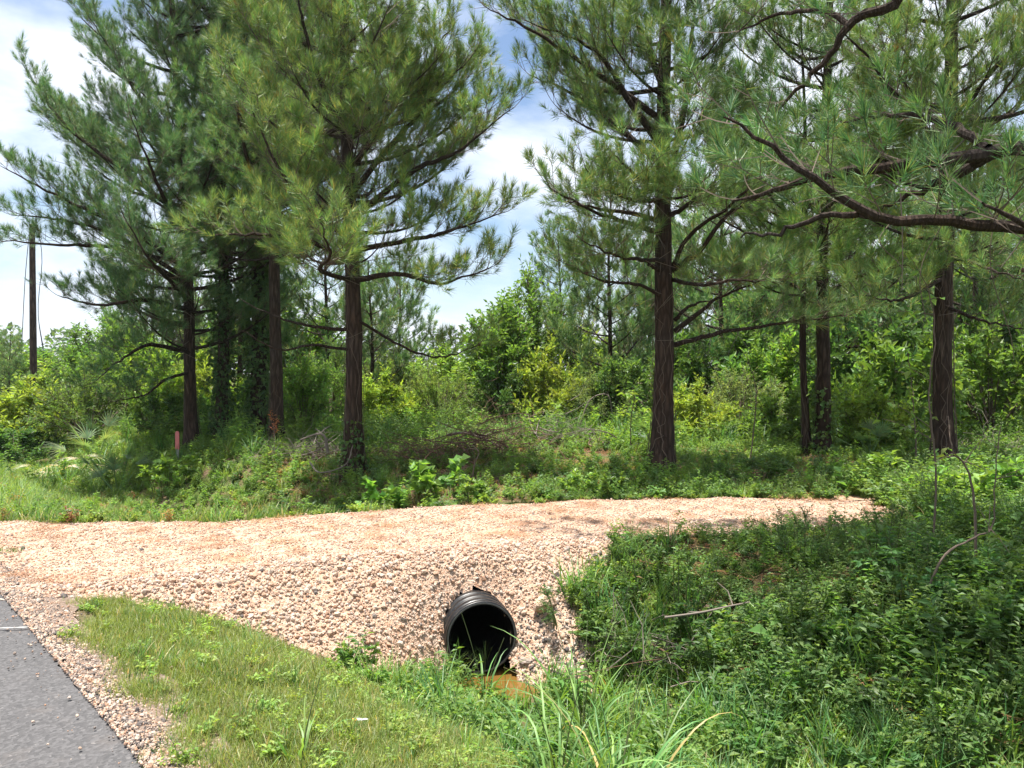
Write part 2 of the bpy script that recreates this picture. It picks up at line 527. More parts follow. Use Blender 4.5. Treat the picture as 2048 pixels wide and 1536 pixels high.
def tint(rng, n, base, var=0.25, hue=0.2):
    b = np.asarray(base, float)
    k = 1 + rng.uniform(-var, var, (n, 1))
    h = rng.uniform(-hue, hue, (n, 1))
    return np.clip(b * k * np.concatenate([1 + h, np.ones((n, 1)), 1 - 0.5 * h], 1), 0.004, 1)
def rand_dir(rng, n):
    return unit(rng.normal(size=(n, 3)))
def align(d, rng):
    """rotation matrices turning +Z onto d with random spin"""
    d = unit(d); n = len(d)
    a = unit(np.cross(d, rand_dir(rng, n))); b = np.cross(d, a)
    return np.stack([a, b, d], -1)

# ------------------------------------------------------------------ scattered stuff (geometry nodes)
HID = {}
def template(name, mb, mats, smooth=False):
    o = bpy.data.objects.new('template_' + name, mb.mesh('template_' + name, mats, smooth))
    HID[name] = o
    return o
def scatter(name, temps, pts, rot, scl, idx, parent=None, **props):
    me = bpy.data.meshes.new(name)
    pts = np.asarray(pts, float); n = len(pts)
    me.vertices.add(n); me.vertices.foreach_set('co', pts.astype(np.float32).ravel())
    a = me.attributes.new('rot', 'FLOAT_VECTOR', 'POINT'); a.data.foreach_set('vector', np.asarray(rot, np.float32).ravel())
    a = me.attributes.new('scl', 'FLOAT_VECTOR', 'POINT')
    scl = np.asarray(scl, np.float32)
    if scl.ndim == 1:
        scl = np.repeat(scl[:, None], 3, 1)
    a.data.foreach_set('vector', scl.ravel())
    a = me.attributes.new('pick', 'INT', 'POINT'); a.data.foreach_set('value', np.asarray(idx, np.int32))
    o = link(name, me, parent, **props)
    ng = bpy.data.node_groups.new(name + '_scatter', 'GeometryNodeTree')
    ng.interface.new_socket('Geometry', in_out='INPUT', socket_type='NodeSocketGeometry')
    ng.interface.new_socket('Geometry', in_out='OUTPUT', socket_type='NodeSocketGeometry')
    gi = ng.nodes.new('NodeGroupInput'); go = ng.nodes.new('NodeGroupOutput')
    iop = ng.nodes.new('GeometryNodeInstanceOnPoints')
    jn = ng.nodes.new('GeometryNodeJoinGeometry')
    for t in reversed(temps):
        oi = ng.nodes.new('GeometryNodeObjectInfo')
        oi.inputs['Object'].default_value = HID[t]
        oi.inputs['As Instance'].default_value = True
        ng.links.new(oi.outputs['Geometry'], jn.inputs[0])
    def attr(nm, typ):
        k = ng.nodes.new('GeometryNodeInputNamedAttribute'); k.data_type = typ
        k.inputs['Name'].default_value = nm
        return k.outputs['Attribute']
    ng.links.new(gi.outputs[0], iop.inputs['Points'])
    ng.links.new(jn.outputs[0], iop.inputs['Instance'])
    iop.inputs['Pick Instance'].default_value = True
    ng.links.new(attr('pick', 'INT'), iop.inputs['Instance Index'])
    e2r = ng.nodes.new('FunctionNodeEulerToRotation')
    ng.links.new(attr('rot', 'FLOAT_VECTOR'), e2r.inputs[0])
    ng.links.new(e2r.outputs[0], iop.inputs['Rotation'])
    ng.links.new(attr('scl', 'FLOAT_VECTOR'), iop.inputs['Scale'])
    ng.links.new(iop.outputs[0], go.inputs[0])
    md = o.modifiers.new('scatter', 'NODES'); md.node_group = ng
    return o

# ------------------------------------------------------------------ ground, road, drive, water
def axis(lo, a, b, hi, step, g=1.16):
    mid = list(np.arange(a, b + 1e-6, step))
    l, s = [], step
    p = a
    while p > lo:
        s *= g; p -= s; l.append(max(p, lo))
    r, s = [], step
    p = b
    while p < hi:
        s *= g; p += s; r.append(min(p, hi))
    return np.array(l[::-1] + mid + r)
def grid_mesh(xs, ys, zf, keep=None):
    X, Y = np.meshgrid(xs, ys)
    Z = zf(X, Y)
    i = np.arange(X.size).reshape(X.shape)
    f = np.stack([i[:-1, :-1], i[:-1, 1:], i[1:, 1:], i[1:, :-1]], -1).reshape(-1, 4)
    v = np.stack([X, Y, Z], -1).reshape(-1, 3)
    if keep is not None:
        c = v[f].mean(1)
        f = f[keep(c[:, 0], c[:, 1])]
        u, inv = np.unique(f, return_inverse=True)
        v = v[u]; f = inv.reshape(-1, 4)
    return v, f
def ground_z(x, y):
    under = (np.abs((x - CUL[0]) * CDIR[1] - (y - CUL[1]) * CDIR[0]) < 0.5) & (y > 6.46) & (y < 8.2)
    return np.where(under, -1.0, terrain(x, y))
v, f = grid_mesh(axis(-900, -9, 9, 900, 0.15), axis(-60, 0.5, 16, 1200, 0.15), ground_z)
ground = MB().add(v, f).build('ground', 'ground_soil', smooth=True, kind='structure')

us = np.linspace(-14, 60, 371)
vs_ = np.array([-7.2, -6.0, -4, -2, -1, -0.4, 0.0])
U, V = np.meshgrid(us, vs_)
V = V + 0.13 + (V > -0.1) * (0.05 * np.sin(U * 3.1) + 0.05 * np.sin(U * 7.7 + 1) + 0.03 * np.sin(U * 17.3))
X, Y = road_xy(U, V)
Z = np.where(V > -0.5, 0.004, 0.012 + 0.02 * np.minimum(1, (-V) / 3))
i = np.arange(U.size).reshape(U.shape)
f = np.stack([i[:-1, :-1], i[1:, :-1], i[1:, 1:], i[:-1, 1:]], -1).reshape(-1, 4)[:, ::-1]
road = MB().add(np.stack([X, Y, Z], -1).reshape(-1, 3), f).build('road', 'asphalt', kind='structure', label='grey asphalt road with ragged gravelly edge')
su = np.linspace(-8, 3.6, 150)
sv = np.linspace(0.09, 0.36, 9)
U, V = np.meshgrid(su, sv)
V = V + (V > 0.34) * (0.08 * np.sin(U * 2.7) + 0.06 * np.sin(U * 6.3 + 2)) + (V < 0.1) * (0.03 * np.sin(U * 4.1) + 0.03 * np.sin(U * 9.7 + 1) + 0.02 * np.sin(U * 23) + 0.015 * np.sin(U * 51))
X, Y = road_xy(U, V)
Z = np.where(V < 0.22, 0.016, terrain(X, Y) + 0.014)
i = np.arange(U.size).reshape(U.shape)
f = np.stack([i[:-1, :-1], i[1:, :-1], i[1:, 1:], i[:-1, 1:]], -1).reshape(-1, 4)[:, ::-1]
MB().add(np.stack([X, Y, Z], -1).reshape(-1, 3), f).build('road_shoulder', 'shoulder_dirt', smooth=True, kind='structure', label='dusty gravel strip along the road edge')
# short worn transverse paint line on the asphalt
a, b = P(-60, 1272, 4.83), P(58, 1269, 4.87)
pts = []
for t in np.linspace(0, 1, 14):
    c = a * (1 - t) + b * t
    w = 0.007 + 0.003 * math.sin(t * 23)
    pts += [[c[0], c[1] - w, 0.022], [c[0], c[1] + w, 0.022]]
f = [[2 * k, 2 * k + 2, 2 * k + 3, 2 * k + 1] for k in range(13)]
MB().add(pts, f).build('paint_line', 'paint_white', road)

v, f = grid_mesh(np.arange(-7, 6.2, 0.055), np.arange(4.6, 10.4, 0.055), lambda x, y: terrain(x, y) + 0.012 + 0.006 * wob(x, y, 9),
                 lambda x, y: gravel_mask(x, y) & ~in_pipe(x, y, terrain(x, y) + 0.012))
drive = MB().add(v, f).build('gravel_driveway', 'drive_gravel', smooth=True, kind='structure', label='pale pinkish gravel driveway crossing the ditch')

def stone_mesh(rng, big):
    import bmesh
    bm = bmesh.new()
    bmesh.ops.create_icosphere(bm, subdivisions=2 if big else 1, radius=1.0)
    ax = rng.uniform(0.6, 1.15, 3)
    planes = [(unit(rng.normal(size=3)), rng.uniform(0.55, 0.9)) for _ in range(7)]
    for vtx in bm.verts:
        c = np.array(vtx.co)
        for n, d in planes:
            k = c @ n - d
            if k > 0:
                c = c - n * k
        vtx.co = Vector(c * ax * (1 + rng.uniform(-0.06, 0.06)))
    v = np.array([q.co[:] for q in bm.verts]); f = np.array([[q.index for q in p.verts] for p in bm.faces])
    bm.free()
    return v, f
rs = np.random.default_rng(3)
for k in range(6):
    template(f'pebble{k}', MB().add(*stone_mesh(rs, False)), 'stone')
for k in range(3):
    template(f'greypebble{k}', MB().add(*stone_mesh(rs, False)), 'grey_stone')

def pts_on(n, x0, x1, y0, y1, test, rng):
    x = rng.uniform(x0, x1, n); y = rng.uniform(y0, y1, n)
    k = test(x, y)
    return x[k], y[k]
rs = np.random.default_rng(11)
gx, gy = pts_on(330000, -7, 5.6, 4.6, 10.4, lambda x, y: gravel_mask(x, y) & ~in_pipe(x, y, terrain(x, y), 0.31), rs)
on_slope = gy < near_y(gx) + 0.12
keep = on_slope | (rs.random(len(gx)) < 0.6)
gx, gy, on_slope = gx[keep], gy[keep], on_slope[keep]
gz = terrain(gx, gy) + 0.012
sz = np.where(on_slope, rs.gamma(2.6, 0.0036, len(gx)), rs.gamma(3, 0.0020, len(gx)))
sz = np.clip(sz, 0.003, 0.034)
grey = ((gx > 0.05) & (gy < 6.75) & (rs.random(len(gx)) < 0.6)) | ((gx > 0.2) & on_slope & (rs.random(len(gx)) < np.clip((gx - 0.4) * 0.5, 0, 0.4)))
grey = grey | (rs.random(len(gx)) < 0.05)
idx = np.where(grey, 6 + rs.integers(0, 3, len(gx)), rs.integers(0, 6, len(gx)))
scatter('gravel', [f'pebble{k}' for k in range(6)] + [f'greypebble{k}' for k in range(3)],
        np.stack([gx, gy, gz + sz * 0.35], 1), rs.uniform(0, 6.28, (len(gx), 3)), sz, idx, drive, kind='stuff')
# the loose gravel along the road's edge
eu = rs.uniform(-3.5, 4.2, 24000); ev = np.abs(rs.normal(0.02, 0.14, 24000)) + 0.03
ev = np.where(rs.random(24000) < 0.02, 0.1 - np.abs(rs.normal(0, 0.14, 24000)), ev)
ex, ey = road_xy(eu, ev)
ez = np.where(ev > 0.2, terrain(ex, ey) + 0.012, 0.016)
es = np.clip(rs.gamma(3, 0.0018, 24000), 0.002, 0.018)
scatter('shoulder_gravel', [f'pebble{k}' for k in range(6)] + [f'greypebble{k}' for k in range(3)],
        np.stack([ex, ey, ez + es * 0.3], 1), rs.uniform(0, 6.28, (24000, 3)), es,
        np.where(rs.random(24000) < 0.45, 6 + rs.integers(0, 3, 24000), rs.integers(0, 6, 24000)), road, kind='stuff')
# the largest stones one by one
big = [MB().add(*stone_mesh(rs, True)).mesh('stone', 'stone') for _ in range(6)]
bx, by = pts_on(6000, -2.6, 1.2, 5.4, 8.0, lambda x, y: gravel_mask(x, y) & (y < near_y(x) + 0.15) & ~in_pipe(x, y, terrain(x, y), 0.33), rs)
for k in range(min(280, len(bx))):
    s = float(np.clip(rs.gamma(9, 0.0025), 0.016, 0.032))
    o = link('stone', big[k % 6], drive, (bx[k], by[k], float(terrain(bx[k], by[k])) + s * 0.35))
    o.rotation_euler = rs.uniform(0, 6.28, 3); o.scale = (s, s, s * 0.8)
def rock(px, py, d, s, label, mat, sq=(1.0, 0.8, 0.6), seed=1):
    r = np.random.default_rng(seed)
    v, f = stone_mesh(r, True)
    p = P(px, py, d)
    p[2] = float(terrain(p[0], p[1]))
    o = MB().add(v, f).build('rock', mat, None, label=label, category='rock')
    o.location = (p[0], p[1], p[2] + s * sq[2] * 0.4); o.scale = (s * sq[0], s * sq[1], s * sq[2]); o.rotation_euler = (0.1, -0.1, seed)
    return o

# culvert -------------------------------------------------------------
cul = thing('culvert_pipe', 'black corrugated plastic culvert pipe poking out of the gravel slope', 'culvert', CUL - [0, 0, 0.31])
def ring_surface(prof, sides=44):
    s = np.cross(CDIR, [0, 0, 1.0]); up = np.array([0, 0, 1.0])
    an = np.linspace(0, 2 * np.pi, sides, endpoint=False)
    v = []
    for t, r in prof:
        v.append(CDIR * t + r * (np.cos(an)[:, None] * s + np.sin(an)[:, None] * up) + [0, 0, 0.31])
    v = np.concatenate(v); k = len(prof)
    i = np.arange(k * sides).reshape(k, sides); n = np.roll(i, -1, 1)
    return v, np.stack([i[:-1], n[:-1], n[1:], i[1:]], -1).reshape(-1, 4)
prof = []
for t in np.arange(0.035, 2.6, 0.0137):
    ph = ((t - 0.035) % 0.11) / 0.11
    hgt = 1.0 if 0.16 < ph < 0.72 else 0.0
    if ph <= 0.16: hgt = ph / 0.16
    if ph >= 0.72: hgt = max(0, 1 - (ph - 0.72) / 0.14)
    prof.append((t, 0.268 + 0.036 * (hgt ** 0.7)))
v, f = ring_surface(prof); MB().add(v, f).build('barrel', 'black_plastic', cul, True)
v, f = ring_surface([(0.036, 0.268), (0.004, 0.278), (0.0, 0.290), (0.002, 0.299), (0.030, 0.301), (0.037, 0.268)])
MB().add(v, f).build('rim', 'black_plastic', cul, True)
v, f = ring_surface([(-0.003, 0.291), (-0.006, 0.284), (-0.003, 0.277)]); MB().add(v, f).build('rim_edge', 'rim_scuff', cul, True)
v, f = ring_surface([(t, 0.264 + (0.006 if k else 0)) for k, t in enumerate([0.0] + list(np.arange(0.05, 4.0, 0.1)))])
MB().add(v, f[:, ::-1]).build('inner_wall', 'black_plastic', cul, True)
# water
rw = np.random.default_rng(5)
an = np.linspace(0, 2 * np.pi, 40, endpoint=False)
rr = 1 + 0.16 * np.sin(an * 3 + 1) + 0.10 * np.sin(an * 5)
wx = -0.12 + np.cos(an) * 0.56 * rr; wy = 6.36 + np.sin(an) * 0.40 * rr
wz = DITCH_Z - 0.005
MB().add(np.concatenate([[[-0.12, 6.36, wz]], np.stack([wx, wy, np.full(40, wz)], 1)]),
         [[0, 1 + k, 1 + (k + 1) % 40] for k in range(40)]).build('water', 'muddy_water', kind='structure', label='puddle of rusty orange water at the culvert mouth')
rock(1090, 1268, 6.75, 0.15, 'large white rock lying right of the culvert mouth', 'stone', (1.0, 0.7, 0.5), 4)
rock(1052, 1300, 6.45, 0.07, 'small grey rock at the water edge right of the culvert', 'grey_stone', seed=8)
rock(160, 1322, 4.45, 0.035, 'small pale stone alone on the road shoulder', 'stone', (1.2, 0.8, 0.6), seed=9)
rock(505, 1178, 6.3, 0.06, 'white stone on the gravel just above the grass edge', 'stone', seed=12)

# bare red earth at the drive's far end
an = np.linspace(0, 2 * np.pi, 36, endpoint=False)
rr = 1 + 0.2 * np.sin(an * 3) + 0.13 * np.sin(an * 7 + 1)
ex = 4.1 + np.cos(an) * 1.25 * rr; ey = 10.1 + np.sin(an) * 0.42 * rr
rad = np.concatenate([[[4.1, 10.1]], np.stack([ex, ey], 1) * 0.5 + np.array([[4.1, 10.1]]) * 0.5, np.stack([ex, ey], 1)])
rz = terrain(rad[:, 0], rad[:, 1]) + 0.022
f = [[0, 1 + k, 1 + (k + 1) % 36] for k in range(36)]
g = [[1 + k, 37 + k, 37 + (k + 1) % 36, 1 + (k + 1) % 36] for k in range(36)]
MB().add(np.column_stack([rad, rz]), f).add(np.column_stack([rad, rz]), g).build('bare_earth', 'red_dirt', kind='structure')


# ------------------------------------------------------------------ pines
def tuft_arrays(rng, n, w, ln=0.165):
    """one shoot: needles radiating from the last 16 cm of a twig along +Z"""
    z = rng.beta(1.7, 1.0, n) * 0.17 - 0.05
    ang = np.radians(np.clip(72 - 330 * (z + 0.05) + rng.normal(0, 14, n), 6, 105))
    az = rng.uniform(0, 2 * np.pi, n)
    d = np.stack([np.sin(ang) * np.cos(az), np.sin(ang) * np.sin(az), np.cos(ang)], 1)
    L = ln * rng.uniform(0.72, 1.12, n)
    p = np.stack([np.zeros(n), np.zeros(n), z], 1)
    s = unit(np.cross(d, rand_dir(rng, n))) * (w * 0.5)
    v = np.stack([p + s + d * 0.01, p - s + d * 0.01, p + d * L[:, None]], 1)
    # colour: yellowish sheath towards the base, fresh or tired needles
    k = rng.uniform(0.75, 1.25, (n, 1))
    fresh = rng.random((n, 1))
    c = np.where(fresh < 0.10, [[0.20, 0.175, 0.06]], np.where(fresh < 0.45, [[0.120, 0.168, 0.055]], [[0.068, 0.134, 0.053]])) * k
    return v, c
_rt = np.random.default_rng(21)
TUFT_HI = [tuft_arrays(_rt, 62, 0.0062) for _ in range(8)]
TUFT_MID = [tuft_arrays(_rt, 40, 0.0115) for _ in range(6)]
TUFT_LO = [tuft_arrays(_rt, 16, 0.030) for _ in range(6)]

def add_tufts(mb, pos, direc, scl, rng, bank, tone=None):
    n = len(pos)
    if n == 0:
        return
    R = align(direc, rng)
    pick = rng.integers(0, len(bank), n)
    tone = np.ones((n, 3)) if tone is None else tone
    for k, (tv, tcol) in enumerate(bank):
        i = np.nonzero(pick == k)[0]
        if not len(i):
            continue
        q = tv.reshape(-1, 3)
        w = np.einsum('nij,vj->nvi', R[i], q) * scl[i, None, None] + pos[i, None, :]
        c = np.repeat(tcol, 3, axis=0)[None] * tone[i, None, :]
        f = np.arange(len(i) * len(q)).reshape(-1, 3)
        mb.add(w.reshape(-1, 3), f, c.reshape(-1, 3), 0)

UP = np.array([0, 0, 1.0])
class Crown:
    def __init__(s):
        s.sec, s.secr, s.tw, s.twr, s.tp, s.td, s.ts, s.dead = [], [], [], [], [], [], [], []
    def grow(s, path, r0, rng, t0=0.28, dens=1.0, size=1.0, reach=0.42, flat=1.0):
        """side shoots, twigs and needle tufts along one limb"""
        path = np.asarray(path)
        seg = np.linalg.norm(np.diff(path, axis=0), axis=1); cum = np.concatenate([[0], np.cumsum(seg)]); L = cum[-1]
        n = max(3, int((1 - t0) * L / (0.155 / dens)))
        side = 1
        for t in np.linspace(t0, 1.0, n):
            t = min(1.0, t + rng.uniform(-0.02, 0.02))
            q = np.array([np.interp(t * L, cum, path[:, k]) for k in range(3)])
            j = min(len(path) - 2, int(np.searchsorted(cum, t * L) - 1)) if t * L > 0 else 0
            tan = unit(path[max(j, 0) + 1] - path[max(j, 0)])
            hor = unit(np.cross(tan, UP))
            side = -side
            a = rng.uniform(0.55, 1.15)
            d = unit(tan * math.cos(a) + hor * side * math.sin(a) * flat + UP * rng.uniform(-0.12, 0.55))
            l = min((0.32 + reach * L * (1 - t) * rng.uniform(0.6, 1.1)) * rng.uniform(0.7, 1.15), 1.7)
            if t > 0.985:
                d = unit(tan + UP * 0.25); l = 0.3
            k = np.linspace(0, 1, 5)[:, None]
            bend = rng.normal(0, 0.10, 3) * l
            pp = q + d * l * k + UP * (0.22 * l) * k ** 2 + bend * k * (1 - k)
            s.sec.append(pp); s.secr.append(np.linspace(max(0.006, 0.011 * l), 0.0035, 5) * size)
            m = max(1, int(l / (0.115 / dens)))
            for jj in range(m):
                tt = 0.22 + 0.78 * (jj + rng.uniform(0.2, 0.9)) / m
                tt = min(tt, 1.0)
                b = np.array([np.interp(tt, k[:, 0], pp[:, c]) for c in range(3)])
                sd = rand_dir(rng, 1)[0]
                td = unit(d * 0.8 + sd * 0.75 + UP * 0.38)
                tl = rng.uniform(0.08, 0.26) * (0.6 + 0.5 * size)
                e = b + td * tl
                s.tw.append([b, e]); s.twr.append([0.0042 * size, 0.003 * size])
                s.tp.append(e); s.td.append(unit(td + UP * 0.55)); s.ts.append(size * rng.uniform(0.66, 1.2))
            e = pp[-1]
            s.tp.append(e); s.td.append(unit(pp[-1] - pp[-2] + UP * 0.15)); s.ts.append(size * rng.uniform(0.9, 1.2))
        # bare dead twiglets on the shaded inner part
        for _ in range(int(L * 3.0 * dens)):
            t = rng.uniform(0.06, max(0.30, t0 + 0.1))
            q = np.array([np.interp(t * L, cum, path[:, k]) for k in range(3)])
            d = unit(rand_dir(rng, 1)[0] + np.array([0, 0, -0.15])); l = rng.uniform(0.2, 0.75)
            k = np.linspace(0, 1, 5)[:, None]
            s.dead.append(q + d * l * k + rand_dir(rng, 1)[0] * 0.16 * l * k ** 2)
    def build(s, parent, rng, lod='hi', tone=(1, 1, 1), off=np.zeros(3), high_keep=0.28):
        tp = np.array(s.tp); td = np.array(s.td); ts = np.array(s.ts)
        mb = MB()
        tn = np.array(tone) * np.clip(1 + rng.normal(0, 0.16, (len(tp), 1)), 0.6, 1.5) * (1 + rng.normal(0, 0.05, (len(tp), 3)))
        brown = rng.random(len(tp)) < 0.006
        tn[brown] = tn[brown] * [1.5, 0.95, 0.8]
        if lod == 'hi':
            high = tp[:, 2] > CAMZ + 0.53 * np.maximum(tp[:, 1], 2) + 0.4
            add_tufts(mb, tp[~high] - off, td[~high], ts[~high], rng, TUFT_HI, tn[~high])
            hk = high & (rng.random(len(tp)) < high_keep)
            add_tufts(mb, tp[hk] - off, td[hk], ts[hk] * 1.15, rng, TUFT_LO, tn[hk])
        else:
            add_tufts(mb, tp - off, td, ts, rng, TUFT_MID if lod == 'mid' else TUFT_LO, tn)
        mb.build('crown', 'needle', parent, kind='stuff')
        w = MB()
        w.add(*tubes(np.array(s.sec) - off, np.array(s.secr), 3))
        w.add(*tubes(np.array(s.tw) - off, np.array(s.twr), 3))
        w.build('twigs', 'twig', parent, kind='stuff')
        if s.dead:
            dd = np.array(s.dead)
            MB().add(*tubes(dd - off, np.broadcast_to(np.linspace(0.0055, 0.0022, 5), dd.shape[:2]), 3)).build('dead_twigs', 'dead_twig', parent, kind='stuff')

def limb_mesh(path, r0, r1, sides=7):
    n = len(path)
    r = r0 * (1 - np.linspace(0, 1, n)) ** 0.8 + r1
    return MB().add(*tube1(path, r, sides))

def trunk_mesh(path, rad, sides=18, seed=0):
    r = np.random.default_rng(seed)
    v, f = tube1(path, rad, sides)
    k = len(path)
    g = v.reshape(k, sides, 3)
    c = np.asarray(path)[:, None, :]
    an = np.arange(sides)[None, :]
    z = np.asarray(path)[:, 2][:, None]
    bumpy = 1 + 0.05 * np.sin(an * 2.1 + z * 3.1 + seed) + 0.035 * np.sin(an * 5.3 - z * 6.7 + seed) + r.uniform(-0.03, 0.03, (k, sides))
    return MB().add((c + (g - c) * bumpy[:, :, None]).reshape(-1, 3), f)

def vines(mb, path, rad, rng, count, z0, z1, thick=0.006):
    """thin woody vines winding up a trunk"""
    path = np.asarray(path)
    for _ in range(count):
        n = 26
        zz = np.linspace(z0 + rng.uniform(0, 0.1), z0 + (z1 - z0) * rng.uniform(0.4, 1.0), n)
        a = rng.uniform(0, 6.28) + np.cumsum(rng.normal(0.02, 0.22, n))
        cx = np.interp(zz, path[:, 2], path[:, 0]); cy_ = np.interp(zz, path[:, 2], path[:, 1])
        rr = np.interp(zz, path[:, 2], rad) * 1.08 + thick + np.abs(rng.normal(0, 0.012, n))
        p = np.stack([cx + rr * np.cos(a), cy_ + rr * np.sin(a), zz], 1)
        mb.add(*tube1(p, np.linspace(thick, thick * 0.5, n), 4))

def ivy(path, rad, rng, n, z0, z1, spread, col=(0.05, 0.085, 0.025), size=0.075):
    path = np.asarray(path)
    z = rng.uniform(z0, z1, n)
    a = rng.uniform(0, 6.28, n)
    lump = 0.55 + 0.45 * np.sin(a * 2 + z * 2.3) * np.sin(z * 1.7 + a)
    r = np.interp(z, path[:, 2], rad) + np.abs(rng.normal(0.02, spread, n)) * lump
    cx = np.interp(z, path[:, 2], path[:, 0]); cy_ = np.interp(z, path[:, 2], path[:, 1])
    out = np.stack([np.cos(a), np.sin(a), np.zeros(n)], 1)
    p = np.stack([cx, cy_, z], 1) + out * r[:, None]
    d = unit(out * 0.5 + rand_dir(rng, n) * 0.7 - UP * 0.5)
    ln = size * rng.uniform(0.6, 1.3, n)
    v, f = leaves(p, d, out + UP * 0.5 + rand_dir(rng, n) * 0.4, ln, ln * 0.75)
    return MB().add(v, f, rep(tint(rng, n, col, 0.35), 4))

def cones(crown, parent, rng, n, off):
    v0, f0 = [], []
    rings = [(0.0, 0.012), (0.015, 0.028), (0.04, 0.033), (0.065, 0.022), (0.082, 0.006)]
    m = MB(); k = 9
    an = np.linspace(0, 2 * np.pi, k, endpoint=False)
    vv = np.concatenate([np.stack([np.cos(an + 0.35 * j) * r * (1 + 0.25 * (np.arange(k) % 2)), np.sin(an + 0.35 * j) * r * (1 + 0.25 * (np.arange(k) % 2)), np.full(k, -z)], 1) for j, (z, r) in enumerate(rings)])
    i = np.arange(len(vv)).reshape(len(rings), k); q = np.roll(i, -1, 1)
    m.add(vv, np.stack([i[:-1], q[:-1], q[1:], i[1:]], -1).reshape(-1, 4))
    me = m.mesh('cone', 'cone')
    tp = np.array(crown.tp)
    vis = np.nonzero(tp[:, 2] < CAMZ + 0.47 * tp[:, 1])[0]
    for j in rng.choice(vis, min(n, len(vis)), replace=False):
        o = link('cone', me, parent, tp[j] - off - [0, 0, 0.03])
        o.rotation_euler = (rng.uniform(-0.6, 0.6), rng.uniform(-0.6, 0.6), rng.uniform(0, 6)); o.scale = (0.85,) * 3

def pine(name, label, base, height, r0, top, lo, Lmax, seed, limbs=(), group=None, lod='hi', size=1.04, dens=1.12, whorl=0.40,
         tone=(1, 1, 1), n_vine=0, ivy_spec=None, shape=None, az_bias=None, n_cone=0, profile=(0.55, 1.0), up0=0.2, limb_mat='limb_bark', keep=None, high_keep=0.28):
    rng = np.random.default_rng(seed)
    base = np.array(base, float)
    t = thing(name, label, 'pine tree', base, group)
    top = np.array(top, float)
    n = 26
    k = np.linspace(0, 1, n)[:, None]
    path = base + (top - base) * k + np.stack([0.05 * np.sin(k[:, 0] * 7 + seed), 0.05 * np.cos(k[:, 0] * 6 + seed), np.zeros(n)], 1) * np.minimum(1, k * 5)
    path[0, 2] -= 0.15
    kk = k[:, 0]
    rad = r0 * (1 - 0.80 * kk ** 1.1) * (1 + 0.65 * np.exp(-kk * height / 0.28))
    trunk_mesh(path - base, rad, 18 if lod == 'hi' else 9, seed).build('trunk', 'pine_bark', t, lod == 'lo')
    cr = Crown()
    def center(z):
        return np.array([np.interp(z, path[:, 2], path[:, 0]), np.interp(z, path[:, 2], path[:, 1]), z])
    ztop = top[2]
    z = base[2] + lo
    while z < ztop - 0.3:
        q = (z - base[2] - lo) / max(0.1, (height - lo))
        Lh = Lmax * (profile[0] + (profile[1] - profile[0]) * min(1, q / 0.22)) * (1 - q) ** 0.75 if q < 1 else 0.3
        m = rng.integers(2, 5)
        a0 = rng.uniform(0, 6.28)
        zz0 = z
        for j in range(m):
            a = a0 + j * 6.28 / m + rng.uniform(-0.4, 0.4)
            L = Lh * rng.uniform(0.65, 1.1)
            if lod == 'hi' and math.sin(a) < -0.25 and keep is None:
                L *= 0.62 if zz0 < 6.2 else 0.42
            if az_bias is not None:
                L *= az_bias(a, z)
            if L < 0.35:
                continue
            h = np.array([math.cos(a), math.sin(a), 0])
            e = up0 + 0.55 * q + rng.uniform(-0.18, 0.18)
            kq = np.linspace(0, 1, 9)[:, None]
            zz = z + rng.uniform(-0.15, 0.15)
            pth = center(zz) + h * L * kq + UP * L * (math.tan(e) * kq - 0.28 * kq * (1 - kq) + 0.16 * kq ** 3) + np.cross(h, UP) * L * rng.uniform(-0.16, 0.16) * kq ** 2
            if keep is not None and not keep(pth[-1]):
                continue
            rb = 0.009 + 0.013 * L
            limb_mesh(pth - base, rb, 0.004, 6 if lod == 'hi' else 4).build('limb', limb_mat, t)
            cr.grow(pth, rb, rng, 0.30, dens, size)
        z += whorl * rng.uniform(0.75, 1.25)
    for spec in limbs:
        pts, r_start, opts = spec
        pth = smooth_path(pts, 22)
        pth = pth + rng.normal(0, 0.012, pth.shape) * np.linspace(0.3, 1, 22)[:, None]
        limb_mesh(pth - base, r_start, 0.005, 8).build('limb', opts.get('mat', limb_mat), t)
        if opts.get('grow', True):
            cr.grow(pth, r_start, rng, opts.get('t0', 0.4), opts.get('dens', dens), size * opts.get('size', 1), opts.get('reach', 0.34))
    cr.build(t, rng, lod, tone, base, high_keep)
    if n_cone:
        cones(cr, t, rng, n_cone, base)
    if n_vine:
        m = MB()
        vines(m, path - base, rad, rng, n_vine, 0.0, 3.6)
        m.build('vine', 'twig', t, kind='stuff')
    if ivy_spec:
        ivy(path - base, rad, rng, *ivy_spec).build('ivy', 'leaf', t, kind='stuff')
    return t

def at_top(base, px_top_d, h):
    return np.array([px_top_d, base[1], base[2] + h])

